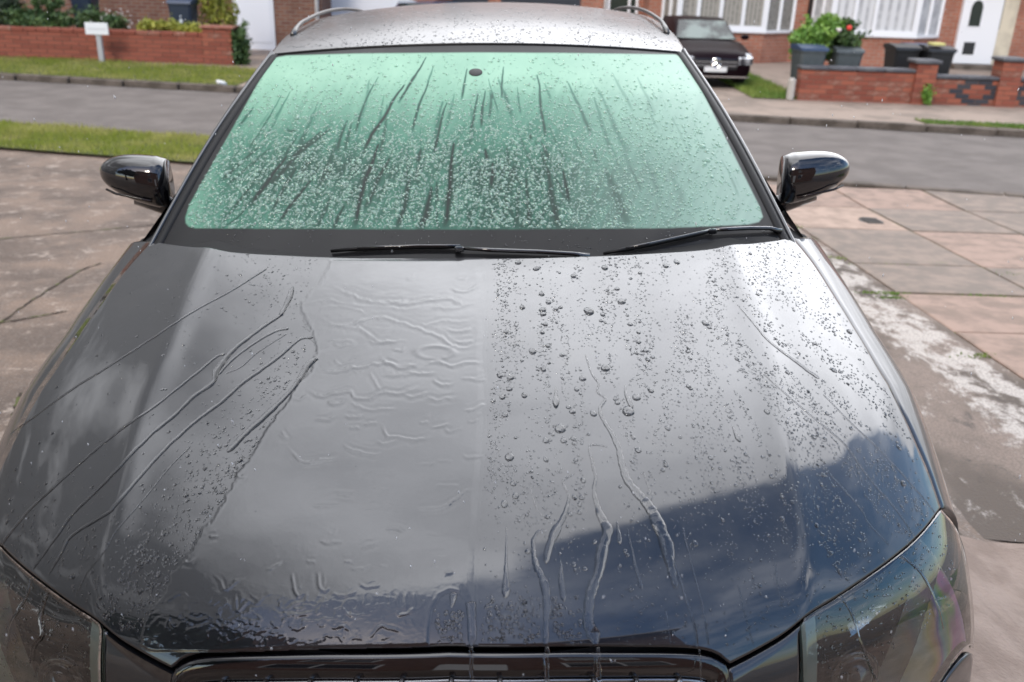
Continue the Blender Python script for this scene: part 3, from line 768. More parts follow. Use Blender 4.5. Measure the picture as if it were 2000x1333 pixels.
for sx in (1, -1):
    for yw in (.87, 3.45):
        wh = empty('wheel'); wh.parent = car
        mb = MB(); xo = sx*.86
        mb.lathe([(.20, -.20*sx), (.30, -.20*sx), (.315, -.18*sx), (.315, -.02*sx), (.30, 0), (.215, 0)], (xo, yw, .315), 'X', 36); mb.build('tyre', M['tyre'], wh, True)
        mb = MB(); mb.lathe([(.215, -.02*sx), (.20, -.01*sx), (.19, -.06*sx), (.001, -.07*sx)], (xo, yw, .315), 'X', 36)
        mb.build('rim', M['shade'], wh, True)
        for k in range(5):
            a = k*2*math.pi/5+.3; mb = MB(); mb.tube([(xo-.03*sx, yw+.03*math.cos(a), .315+.03*math.sin(a)), (xo-.02*sx, yw+.2*math.cos(a), .315+.2*math.sin(a))], [.03, .018], 6); mb.build('spoke', M['rail'], wh, True)
mb = MB(); mb.box(-.80, .80, .3, 4.1, .20, .30); mb.build('underbody', M['shade'], car)
mb = MB(); mb.box(-.76, .76, 1.2, 4.0, .5, .93); mb.build('cabin_floor', M['shade'], car)

# ------------------------------------------------------------------ GROUND
STREET = -.40
def smst(x, a, b):
    t = np.clip((np.asarray(x, float)-a)/(b-a), 0, 1); return t*t*(3-2*t)
def ground_z(x, y):
    x = np.asarray(x, float); y = np.asarray(y, float)
    near = .0367*np.clip(x, -1.3, 1.3) + .0175*np.clip(y, -2, 4)
    k = smst(y, 4.3, 7.6); car_ = near*(1-k) + STREET*k
    open_ = STREET*np.clip((y+1)/8.6, 0, 1)
    w_ = smst(np.abs(x), 1.0, 1.7)
    return car_*(1-w_) + open_*w_
gx = np.concatenate([[-600, -200, -80, -40], np.linspace(-20, 20, 161), [40, 80, 200, 600]]); gy = np.concatenate([[-600, -200, -60, -25], np.linspace(-12, 24, 181), [40, 80, 200, 600]])
GX, GY = np.meshgrid(gx, gy, indexing='ij'); GV = np.stack([GX, GY, ground_z(GX, GY)], -1).reshape(-1, 3); GF = gridF(len(gx), len(gy))
GB = BVHTree.FromPolygons([tuple(v) for v in GV], [tuple(int(k) for k in f) for f in GF])
CWi = CW.to_3x3(); CWo = CW.translation
def ray_w(px, py): return (CWi @ Vector(((px-1000)/FPX, -(py-666.5)/FPX, -1))).normalized()
def gp(px, py):
    r = GB.ray_cast(CWo, ray_w(px, py)); return r[0]
def wy(px, py, Y):
    r = ray_w(px, py); k = (Y-CWo.y)/r.y; q = CWo + r*k; return q.x, q.z

def concrete_mat():
    m = bpy.data.materials.new('weathered_drive_concrete'); m.use_nodes = True; t = m.node_tree; p = t.nodes['Principled BSDF']
    co = N(t, 'ShaderNodeTexCoord'); mp = N(t, 'ShaderNodeMapping'); L(t, co.outputs['Object'], mp.inputs[0]); mp.inputs['Scale'].default_value = (1, 1.0, 0)
    a = N(t, 'ShaderNodeTexNoise', i_Scale=1.7, i_Detail=10., i_Roughness=.68); L(t, mp.outputs[0], a.inputs[0])
    b = N(t, 'ShaderNodeTexNoise', i_Scale=6.5, i_Detail=12., i_Roughness=.74, i_Distortion=.2); L(t, mp.outputs[0], b.inputs[0])
    c = N(t, 'ShaderNodeTexNoise', i_Scale=90., i_Detail=3.); L(t, mp.outputs[0], c.inputs[0])
    col = mixc(t, sstep(t, a.outputs[0], .40, .62), (.105, .072, .052), (.235, .168, .125))
    col = mixc(t, sstep(t, b.outputs[0], .54, .64, 0, .8), col, (.43, .355, .295))
    col = mixc(t, sstep(t, b.outputs[0], .40, .30, 0, .7), col, (.075, .062, .052))
    col = mixc(t, sstep(t, c.outputs[0], .42, .62, 0, .45), col, (.08, .065, .055)); L(t, col, p.inputs['Base Color'])
    d = N(t, 'ShaderNodeTexVoronoi', i_Scale=60.); L(t, mp.outputs[0], d.inputs[0])
    col = mixc(t, sstep(t, d.outputs[0], .35, .15, 0, .35), col, (.36, .31, .27)); L(t, col, p.inputs['Base Color'])
    L(t, sstep(t, a.outputs[0], .35, .65, .40, .9), p.inputs['Roughness'])
    bu = N(t, 'ShaderNodeBump'); bu.inputs['Strength'].default_value = .5; bu.inputs['Distance'].default_value = .01
    L(t, mth(t, 'ADD', c.outputs[0], b.outputs[0]), bu.inputs['Height']); L(t, bu.outputs[0], p.inputs['Normal'])
    return m
M['drive'] = concrete_mat()
M['asphalt'] = pmat('street_asphalt', (.120, .102, .090), .85, noise=(2.2, (.165, .142, .126), .36, .66), bump=(120, .7, .006))
M['kerb'] = pmat('kerb_concrete', (.13, .105, .085), .85, noise=(3, (.07, .055, .042), .42, .6), bump=(60, .4, .004))
M['pave'] = pmat('pavement_flags', (.31, .24, .19), .85, noise=(1.6, (.21, .165, .13), .42, .62), bump=(60, .4, .003))
M['verge'] = pmat('verge_soil', (.075, .085, .02), .95, noise=(2.5, (.15, .13, .06), .5, .7))
M['grass'] = pmat('grass_blades', (.25, .30, .045), .6, noise=(1.6, (.40, .39, .12), .40, .62))
for k_ in ('grass',):
    t = M[k_].node_tree; p_ = t.nodes['Principled BSDF']; tl = N(t, 'ShaderNodeBsdfTranslucent'); mx_ = N(t, 'ShaderNodeMixShader', i_Fac=.45)
    L(t, p_.inputs['Base Color'].links[0].from_socket, tl.inputs[0]); L(t, p_.outputs[0], mx_.inputs[1]); L(t, tl.outputs[0], mx_.inputs[2]); L(t, mx_.outputs[0], t.nodes['Material Output'].inputs[0])
M['lawn'] = pmat('rough_grass', (.10, .19, .025), .7, noise=(1.5, (.20, .26, .05), .40, .62))
npmesh('driveway', GV, GF, M['drive'])['kind'] = 'structure'

def stripmesh(name, a0, a1, b0, b1, mat, up=.004, n=60, kind='structure', thick=0.0, m=4):
    """strip between line a0-a1 and line b0-b1 (xy), draped on the ground"""
    u = np.linspace(0, 1, n)[:, None]; A = np.array(a0)[None]*(1-u)+np.array(a1)[None]*u; B = np.array(b0)[None]*(1-u)+np.array(b1)[None]*u
    v = np.linspace(0, 1, m)[None, :, None]; P = A[:, None]*(1-v)+B[:, None]*v
    Z = ground_z(P[..., 0], P[..., 1]) + up; V = np.concatenate([P, Z[..., None]], -1)
    if thick:
        lo = V[:, :1].copy(); lo[..., 2] -= thick; hi = V[:, -1:].copy(); hi[..., 2] -= thick
        V = np.concatenate([lo, V, hi], 1); m += 2
    o = npmesh(name, V.reshape(-1, 3), gridF(n, m), mat, smooth=False)
    o['kind'] = kind; return o
def lineat(p, q):
    """line through two ground points -> y(x)"""
    k = (q[1]-p[1])/(q[0]-p[0]); return lambda x: p[1] + k*(x-p[0])
nk = lineat(gp(300, 262), gp(1850, 374))      # near kerb
fk = lineat(gp(200, 168), gp(1700, 253))      # far kerb
slope = (nk(10)-nk(-10))/20
x0, x1 = -16., 16.
stripmesh('road', (x0, nk(x0)), (x1, nk(x1)), (x0, fk(x0)), (x1, fk(x1)), M['asphalt'], .006, 80)
# far side: kerb, verge or paving, footway
def kerbstones(line, dy, up, name):
    P = empty(name); P['kind'] = 'structure'
    x = x0; me = None
    L_ = .915
    while x < x1:
        if me is None:
            mb = MB(); mb.box(0, L_-.004, 0, .125, -.1, 0, .010); o = mb.build('kerb_stone', M['kerb'], P)
            me = o.data
        else:
            o = bpy.data.objects.new('kerb_stone', me); COL.objects.link(o); o.parent = P
        o.location = (x, line(x)+dy, STREET+up+rnd.uniform(-.004, .004)); o.rotation_euler = (rnd.uniform(-.01, .01), 0, math.atan(slope)); x += L_
    return P
kerbstones(fk, 0.0, .10, 'far_kerb')
kerbstones(nk, -.125, .035, 'near_kerb')
fo = lambda x: fk(x)+.125
xg = gp(455, 180)[0]; xr = gp(1420, 235)[0]
pavY = gp(1700, 222)[1] - fk(gp(1700, 222)[0])
wallY = gp(1700, 212)[1]
hb_ = gp(1860, 141); HY = hb_[1]               # house front line
stripmesh('far_footway', (x0, fk(x0)+.125), (x1, fk(x1)+.125), (x0, wallY+.6), (x1, wallY+.6), M['pave'], .095, 60)
stripmesh('front_gardens', (x0, wallY+.35), (x1, wallY+.35), (x0, HY+.6), (x1, HY+.6), M['pave'], .099, 60)
def verge(name, xa, xb, la, lb, up, nbl, mat, label, hgt=.05):
    """soil strip plus blades"""
    stripmesh('verge_soil', (xa, la(xa)), (xb, la(xb)), (xa, lb(xa)), (xb, lb(xb)), M['verge'], up, 40)
    x = rng.uniform(xa, xb, nbl); t_ = rng.random(nbl); ya = np.array([la(q) for q in x]); yb = np.array([lb(q) for q in x]); y = ya + (yb-ya)*t_
    cl = fbm(x*2.5+50, y*2.5+50, 31); h = hgt*(.45+1.2*cl)*rng.uniform(.6, 1.4, nbl); z = ground_z(x, y)+up
    an = rng.uniform(0, 6.28, nbl); wd = rng.uniform(.004, .008, nbl); le = rng.uniform(-.5, .5, (nbl, 2))*h[:, None]
    dx, dy = np.cos(an)*wd, np.sin(an)*wd
    V = np.stack([np.stack([x-dx, y-dy, z], 1), np.stack([x+dx, y+dy, z], 1), np.stack([x+le[:, 0], y+le[:, 1], z+h], 1)], 1).reshape(-1, 3)
    o = npmesh('grass', V, np.arange(nbl*3).reshape(-1, 3), mat, smooth=False); tag(o, label, 'grass', kind='stuff'); return o
vb = gp(230, 125)[1]-.45
vfar = lambda x: fk(x)+.125
y_vf = gp(200, 130)[1]
verge('far', x0, gp(470, 178)[0], vfar, lambda x: fk(x)+.125+(y_vf-fk(gp(200, 130)[0]))*.93, .10, 26000, M['grass'], 'sunlit grass verge between the far kerb and the left brick garden wall')
nv0 = gp(100, 300)
verge('near', x0, gp(480, 285)[0], lambda x: nk(x)-.13-(nk(nv0[0])-nv0[1])*.93, lambda x: nk(x)-.13, .03, 34000, M['grass'], 'sunlit grass verge on the near side of the road')
q = gp(1820, 236)
verge('rs', gp(1760, 238)[0], x1, lambda x: fk(x)+.16, lambda x: fk(x)+.55, .10, 9000, M['lawn'], 'thin weedy grass strip behind the far kerb in front of the diamond pattern wall', .035)
g0, g1 = gp(1462, 195), gp(1560, 205)
verge('gp', g0[0]-.1, g1[0]+.05, lambda x: wallY-.0, lambda x: HY-.6, .104, 9000, M['lawn'], 'rough patch of front garden grass beside the black parked car', .06)
mb = MB(); q = gp(433, 180); mb.lathe([(.001, -.045), (.03, -.04), (.035, .03), (.02, .06), (.001, .065)], (0, 0, 0), 'X', 12)
o = mb.build('litter', pmat('crushed_white_paper', (.8, .8, .78), .7), smooth=True); o.location = (q[0], q[1], STREET+.14); o.rotation_euler = (.1, .3, .9)
o.scale = (1.6, 1.2, 1)
tag(o, 'small piece of crumpled white litter at the end of the far grass verge', 'litter')

# right hand paving of the drive: big flags in columns running to the road
M['flagA'] = pmat('pink_flag', (.33, .228, .178), .8, noise=(6, (.21, .15, .115), .38, .66), bump=(70, .5, .003))
M['flagB'] = pmat('grey_flag', (.18, .145, .118), .8, noise=(6, (.26, .20, .16), .38, .66), bump=(70, .5, .003))
M['flagC'] = pmat('buff_flag', (.40, .29, .225), .8, noise=(6, (.27, .195, .15), .38, .66), bump=(70, .5, .003))
M['moss'] = pmat('moss_joint', (.10, .12, .02), .95, noise=(5, (.06, .05, .035), .45, .58))
pa, pb = gp(1590, 468), gp(1998, 748)
_ep = np.array([tuple(gp(px, 468+(px-1590)*280/408))[:2] for px in np.linspace(1560, 2140, 14)])[::-1]
def edge_x(y):
    y = float(y)
    if y > _ep[-1, 1]: return _ep[-1, 0] + (_ep[-1, 0]-_ep[-4, 0])/(_ep[-1, 1]-_ep[-4, 1])*(y-_ep[-1, 1])
    if y < _ep[0, 1]: return _ep[0, 0] + (_ep[3, 0]-_ep[0, 0])/(_ep[3, 1]-_ep[0, 1])*(y-_ep[0, 1])
    return float(np.interp(y, _ep[:, 1], _ep[:, 0]))
ymax = nk(4)-.14
ys_ = [gp(1700, 452)[1], gp(1750, 521)[1], gp(1880, 580)[1], gp(1930, 655)[1]]
dy = (ys_[0]-ys_[3])/3
rows = []
yy = ymax
pit = [.62]*3
edges = [ymax]
y = ys_[0]
k = max(1, round((ymax-y)/dy)); edges = list(np.linspace(ymax, y, k+1)) + ys_[1:] + [ys_[3]-dy*i for i in range(1, 6)]
paving = empty('paved_drive'); paving['kind'] = 'structure'
b_ = []
base = []
for r_ in range(len(edges)-1):
    yb_, ya_ = edges[r_], edges[r_+1]
    for c_ in range(7):
        off = edge_x((ya_+yb_)/2); w_f = .92
        xa = edge_x(ya_)+c_*w_f; xb = edge_x(yb_)+c_*w_f
        if c_ >= 3 and r_ > 6: continue
        g = .012; h = rnd.uniform(-.003, .004)
        P4 = [(xa+g, ya_+g), (xa+w_f-g, ya_+g), (xb+w_f-g, yb_-g), (xb+g, yb_-g)]
        V = []; 
        for e, dz in ((0, -.03), (0, .012), (.012, .016)):
            cx_ = sum(p_[0] for p_ in P4)/4; cy_ = sum(p_[1] for p_ in P4)/4
            for p_ in P4:
                x_ = p_[0] + (cx_-p_[0])*e*2; y_ = p_[1]+(cy_-p_[1])*e*2; V.append((x_, y_, float(ground_z(x_, y_))+dz+h))
        F = [(0, 1, 5, 4), (1, 2, 6, 5), (2, 3, 7, 6), (3, 0, 4, 7), (4, 5, 9, 8), (5, 6, 10, 9), (6, 7, 11, 10), (7, 4, 8, 11), (8, 9, 10, 11)]
        mt = M[('flagA', 'flagB', 'flagA', 'flagC', 'flagB')[(r_*3+c_*2+(r_*c_) % 3) % 5]]
        npmesh('paving_slab', V, F, mt, paving, smooth=False)
o = stripmesh('moss_joints', (edge_x(edges[-1]), edges[-1]), (edge_x(ymax), ymax), (edge_x(edges[-1])+6.4, edges[-1]), (edge_x(ymax)+6.4, ymax), M['moss'], .006, 30); o.parent = paving
# tufts of moss and grass in the joints
def tuft(px, py, n=70, r_=.06, name='weed_tuft', label='', h=.05):
    q = gp(px, py); x = q[0]+rng.normal(0, r_, n); y = q[1]+rng.normal(0, r_*.35, n); z = ground_z(x, y)+.008
    an = rng.uniform(0, 6.28, n); wd = .005; le = rng.normal(0, h*.2, (n, 2)); hh = rng.uniform(.3, 1, n)*h*.35
    V = np.stack([np.stack([x-np.cos(an)*wd, y-np.sin(an)*wd, z], 1), np.stack([x+np.cos(an)*wd, y+np.sin(an)*wd, z], 1), np.stack([x+le[:, 0], y+le[:, 1], z+hh], 1)], 1).reshape(-1, 3)
    o = npmesh(name, V, np.arange(n*3).reshape(-1, 3), M['lawn'], smooth=False); tag(o, label, 'weeds', kind='stuff')
for (a, b, n, r_) in ((1830, 519, 220, .06), (1745, 521, 100, .12), (1745, 577, 120, .05), (1700, 575, 60, .04), (1620, 470, 120, .10), (1740, 585, 90, .05), (1905, 581, 60, .05), (1950, 582, 50, .05), (1920, 700, 60, .06), (1560, 448, 90, .07), (1648, 507, 70, .06), (1980, 540, 90, .07)):
    tuft(a, b, n, r_, label='green moss and weeds growing in the joints of the right hand paving')
mb = MB(); q = gp(1702, 437); mb.lathe([(.001, .0), (.085, .0), (.10, -.002), (.105, -.012), (.12, -.012)], (0, 0, 0), 'Z', 28)
for i in range(5): mb.box(-.07, .07, -.062+i*.028, -.05+i*.028, 0, .006)
o = mb.build('drain_cover', pmat('old_iron', (.05, .045, .04), .6, .3)); o.location = (q[0], q[1], float(ground_z(q[0], q[1]))+.020); o.scale = (1.0, 1.5, 1)
tag(o, 'small dark round iron drain cover set in a pale slab behind the right mirror', 'drain cover')
# open joints across the left hand concrete
M['crack'] = pmat('dirt_filled_joint', (.045, .032, .024), .95, noise=(9, (.09, .10, .03), .5, .6))
for pl, w_ in (([(-60, 668), (0, 632), (60, 590), (130, 545), (165, 527), (200, 515)], .007), ([(0, 632), (60, 622), (130, 609)], .008), ([(-10, 930), (10, 860), (40, 770)], .006), ([(-20, 470), (60, 462), (180, 452), (300, 440)], .008)):
    Q = np.array([tuple(gp(*p_))[:2] for p_ in smooth_poly(np.array(pl, float), 40)]); Q += (rng.random(Q.shape)-.5)*.012
    tn_ = np.gradient(Q, axis=0); tn_ /= np.linalg.norm(tn_, axis=1, keepdims=True); nn_ = np.stack([-tn_[:, 1], tn_[:, 0]], 1); ww_ = w_*rng.uniform(.5, 1.2, (40, 1))
    A3 = np.stack([Q-nn_*ww_, Q+nn_*ww_], 1); Z3 = ground_z(A3[..., 0], A3[..., 1])+.005
    o = npmesh('concrete_joint', np.concatenate([A3, Z3[..., None]], -1).reshape(-1, 3), gridF(40, 2), M['crack']); o['kind'] = 'structure'
# whitish lime-stained concrete strip between the car and the flags
def stain_mat():
    m = bpy.data.materials.new('lime_stained_concrete'); m.use_nodes = True; t = m.node_tree; p = t.nodes['Principled BSDF']
    co = N(t, 'ShaderNodeTexCoord'); mp = N(t, 'ShaderNodeMapping'); L(t, co.outputs['Object'], mp.inputs[0]); mp.inputs['Scale'].default_value = (2.2, 1.2, 0); mp.inputs['Rotation'].default_value = (0, 0, .5)
    a = N(t, 'ShaderNodeTexNoise', i_Scale=3.4, i_Detail=12., i_Roughness=.74, i_Distortion=.3); L(t, mp.outputs[0], a.inputs[0])
    b = N(t, 'ShaderNodeTexNoise', i_Scale=1.0, i_Detail=4.); L(t, mp.outputs[0], b.inputs[0])
    c = N(t, 'ShaderNodeTexNoise', i_Scale=110., i_Detail=3.); L(t, co.outputs['Object'], c.inputs[0])
    col = mixc(t, sstep(t, b.outputs[0], .4, .6), (.10, .075, .056), (.235, .178, .142))
    sxy = N(t, 'ShaderNodeSeparateXYZ'); L(t, co.outputs['Object'], sxy.inputs[0])
    dd = mth(t, 'SUBTRACT', sxy.outputs[0], mth(t, 'MULTIPLY', mth(t, 'SUBTRACT', sxy.outputs[1], 1.9), STK)); 
    band_ = mth(t, 'MULTIPLY', sstep(t, dd, STX-.55, STX-.28), sstep(t, dd, STX+.05, STX-.12))
    f = sstep(t, mth(t, 'ADD', a.outputs[0], mth(t, 'MULTIPLY', band_, .14)), .56, .68, 0, .9)
    col = mixc(t, f, col, (.56, .51, .46))
    col = mixc(t, sstep(t, a.outputs[0], .44, .33, 0, .8), col, (.055, .045, .038))
    col = mixc(t, sstep(t, c.outputs[0], .42, .62, 0, .5), col, (.09, .072, .06)); L(t, col, p.inputs['Base Color']); p.inputs['Roughness'].default_value = .8
    bu = N(t, 'ShaderNodeBump'); bu.inputs['Strength'].default_value = .5; bu.inputs['Distance'].default_value = .008; L(t, mth(t, 'ADD', c.outputs[0], a.outputs[0]), bu.inputs['Height']); L(t, bu.outputs[0], p.inputs['Normal'])
    return m
STK = (pa[0]-pb[0])/(pa[1]-pb[1]); STX = edge_x(1.9)
M['stain'] = stain_mat()
yn_ = gp(1930, 1057)[1]; yA = gp(1900, 870)[1]
_ya = np.linspace(yn_+.01, 6.8, 80); _fa = np.linspace(0, 1, 12)
_XA = np.array([[.75+(edge_x(q)+.01-.75)*f for f in _fa] for q in _ya]); _YA = np.repeat(_ya[:, None], 12, 1)
npmesh('concrete_apron', np.stack([_XA, _YA, ground_z(_XA, _YA)+.008], -1).reshape(-1, 3), gridF(80, 12), M['stain'])['kind'] = 'structure'
M['slabnear'] = pmat('pinkish_concrete_bay', (.22, .16, .125), .8, noise=(7, (.31, .235, .19), .36, .66), bump=(90, .8, .006))
stripmesh('concrete_bay', (.60, yn_-.012), (3.6, yn_-.012), (.60, -2.5), (3.6, -2.5), M['slabnear'], .016, 30)

# ------------------------------------------------------------------ bricks and walls
def brick_mat(name, c1, c2, mortar, bw=.225, bh=.075):
    m = bpy.data.materials.new(name); m.use_nodes = True; t = m.node_tree; p = t.nodes['Principled BSDF']
    co = N(t, 'ShaderNodeTexCoord'); mp = N(t, 'ShaderNodeMapping'); mp.inputs['Rotation'].default_value = (math.pi/2, 0, 0); L(t, co.outputs['Object'], mp.inputs[0])
    s_ = N(t, 'ShaderNodeSeparateXYZ'); L(t, co.outputs['Object'], s_.inputs[0]); cb = N(t, 'ShaderNodeCombineXYZ')
    L(t, mth(t, 'ADD', s_.outputs[0], s_.outputs[1]), cb.inputs[0]); L(t, s_.outputs[2], cb.inputs[1])
    b = N(t, 'ShaderNodeTexBrick'); b.inputs['Scale'].default_value = 1; b.inputs['Mortar Size'].default_value = .010; b.inputs['Brick Width'].default_value = bw; b.inputs['Row Height'].default_value = bh
    b.inputs['Color1'].default_value = (*c1, 1); b.inputs['Color2'].default_value = (*c2, 1); b.inputs['Mortar'].default_value = (*mortar, 1); b.inputs['Mortar Smooth'].default_value = .3
    L(t, cb.outputs[0], b.inputs[0])
    nz = N(t, 'ShaderNodeTexNoise', i_Scale=2.0, i_Detail=6.); L(t, co.outputs['Object'], nz.inputs[0])
    col = mixc(t, sstep(t, nz.outputs[0], .40, .70, 0, .55), b.outputs[0], tuple(q*.5 for q in c1)); L(t, col, p.inputs['Base Color']); p.inputs['Roughness'].default_value = .85
    bu = N(t, 'ShaderNodeBump'); bu.invert = True; bu.inputs['Strength'].default_value = .8; bu.inputs['Distance'].default_value = .008; L(t, b.outputs['Fac'], bu.inputs['Height']); L(t, bu.outputs[0], p.inputs['Normal'])
    return m
M['housebrick'] = brick_mat('house_brick', (.42, .155, .095), (.33, .115, .07), (.34, .26, .20))
M['darkhouse'] = brick_mat('dark_house_brick', (.22, .10, .06), (.15, .06, .04), (.22, .18, .15))
bm_ = [pmat('red_brick', (.27, .078, .048), .85, bump=(60, .5, .003)), pmat('deep_red_brick', (.225, .062, .038), .85, bump=(60, .5, .003)), pmat('orange_brick', (.32, .098, .058), .85, bump=(60, .5, .003)), pmat('worn_brick', (.25, .09, .06), .9, noise=(14, (.29, .15, .11), .5, .6))]
bm_dark = [pmat('blue_brick', (.035, .035, .045), .7, bump=(60, .4, .003)), pmat('slate_brick', (.05, .048, .055), .7)]
M['mortar'] = pmat('mortar', (.20, .12, .09), .95)
M['mortard'] = pmat('dark_mortar', (.14, .09, .07), .95)
def brickwall(parent, xa, xb, y, z0, z1, depth=.215, pattern=None, mats=bm_, bh=.075, bw=.225, slope_=0.0, mort=None, face=0):
    """courses of single bricks; pattern(i,j,x,z)->True for dark bricks"""
    mb = MB(); mb.box(xa+.006, xb-.006, y+.008, y+depth-.008, z0, z1-.004); mb.build('mortar_core', mort or M['mortar'], parent)
    nb = int(round((z1-z0)/bh)); meshes = {}
    for j in range(nb):
        x = xa - (bw/2 if j % 2 else 0); i = 0
        while x < xb-.01:
            a = max(x, xa); b = min(x+bw, xb)-.010; x += bw; i += 1
            if b-a < .03: continue
            z = z0 + j*bh + .004
            dark = pattern and pattern((a+b)/2, z+bh/2)
            mt = rnd.choice(bm_dark if dark else mats); key = (round(b-a, 3), mt.name)
            if key not in meshes:
                q = MB(); q.box(0, b-a, 0, depth, 0, bh-.010, .003); o = q.build('brick', mt, parent); meshes[key] = o.data
            else:
                o = bpy.data.objects.new('brick', meshes[key]); COL.objects.link(o); o.parent = parent
            o.location = (a, y + rnd.uniform(-.002, .002) - (.003 if dark else 0), z)
GZ = STREET + .10
# right garden wall
M['coping'] = pmat('dark_coping', (.075, .075, .085), .7, noise=(5, (.12, .12, .125), .45, .62))
WYr = wallY
wl_x, _ = wy(1557, 200, WYr); wp_x, _ = wy(1783, 200, WYr); wp2, _ = wy(1810, 200, WYr); we_x, _ = wy(1943, 200, WYr); we2, _ = wy(1978, 200, WYr)
topz = wy(1670, 142, WYr)[1]
bz = GZ - .05; H1 = round((topz-bz)/.075)*.075
gw = empty('garden_wall'); tag(gw, 'low red brick garden wall with dark coping and blue brick diamonds, right of the black car', 'wall')
brickwall(gw, wl_x, wp_x, WYr, bz, bz+H1)
d1 = wy(1906, 185, WYr); d2x = wy(2005, 185, WYr)[0]
def diam(x, z):
    for cx0 in (d1[0], d2x+.12):
        r_ = abs(x-cx0)/.36 + abs(z-(bz+H1*.52))/.235
        if .58 < r_ < 1.08: return True
        if abs(x-cx0) < .12 and z < bz+.12: return True
    return False
H2 = H1 - .075
brickwall(gw, wp2, we_x, WYr, bz, bz+H2, pattern=diam); brickwall(gw, we2, we2+1.6, WYr, bz, bz+H2, pattern=diam)
def coping(parent, xa, xb, y, z, mat=None):
    x = xa
    while x < xb-.02:
        e = min(x+.45, xb); mb = MB(); mb.box(x+.003, e-.003, y-.035, y+.25, z+.001, z+.055, .012); mb.build('coping_stone', mat or M['coping'], parent); x = e
coping(gw, wl_x-.02, wp_x, WYr, bz+H1); coping(gw, wp2, we_x, WYr, bz+H2); coping(gw, we2, we2+1.6, WYr, bz+H2)
for xa, xb in ((wp_x, wp2), (we_x, we2)):
    pz = wy((1796 if xa == wp_x else 1960), 124, WYr)[1]
    wdt = .34; c = (xa+xb)/2; hh = round((pz-bz)/.075)*.075
    brickwall(gw, c-wdt/2, c+wdt/2, WYr-.06, bz, bz+hh, depth=.34)
    mb = MB(); mb.box(c-wdt/2-.04, c+wdt/2+.04, WYr-.10, WYr+.32, bz+hh, bz+hh+.06, .015); mb.build('pillar_cap', M['coping'], gw)
# left garden wall
q = gp(230, 131); WYl = q[1]; lz = wy(230, 66, WYl)[1]
la = wy(-260, 100, WYl)[0]; lb_ = wy(400, 100, WYl)[0]; lc_ = wy(457, 100, WYl)[0]
lw = empty('garden_wall'); tag(lw, 'long plain red brick garden wall behind the left verge and white sign', 'wall')
HL = round((lz-bz)/.075)*.075
brickwall(lw, la, lb_, WYl, bz, bz+HL, mats=bm_[:2]+[bm_[0]], mort=M['mortard'], bw=.30)
mb = MB(); 
x = la
while x < lb_-.05:
    mb = MB(); mb.box(x+.004, min(x+.225, lb_)-.004, WYl-.01, WYl+.225, bz+HL, bz+HL+.07, .008); mb.build('coping_brick', bm_[3] if rnd.random() < .3 else bm_[1], lw); x += .225
pz = wy(428, 54, WYl)[1]; hh = round((pz-bz)/.075)*.075
brickwall(lw, lb_, lc_, WYl-.06, bz, bz+hh, depth=.34, mort=M['mortard'])
mb = MB(); mb.box(lb_-.04, lc_+.04, WYl-.10, WYl+.32, bz+hh, bz+hh+.05, .012); mb.build('pillar_cap', bm_[3], lw)
# street name plate on post
q = gp(196, 137); sx_ = q[0]; sy_ = WYl-.35
px0, zt = wy(165, 44, sy_); px1, zb = wy(213, 69, sy_); pxm, _ = wy(191, 69, sy_)
sg = empty('street_sign'); tag(sg, 'small blank-looking white name plate on a short grey post in the left verge', 'sign')
mb = MB(); mb.box(px0, px1, sy_-.02, sy_+.005, zb, zt, .005); mb.build('sign_plate', pmat('white_enamel', (.75, .76, .78), .4), sg)
mb = MB(); mb.box(px0+.04, px1-.04, sy_-.024, sy_-.0205, (zb+zt)/2-.012, (zb+zt)/2+.006); mb.build('lettering_line', pmat('faded_lettering', (.55, .56, .58), .5), sg)
mb = MB(); mb.box(pxm-.045, pxm+.045, sy_+.006, sy_+.07, GZ-.02, zb+.10, .006); mb.build('post', pmat('galvanised_post', (.42, .42, .44), .5, .3), sg)

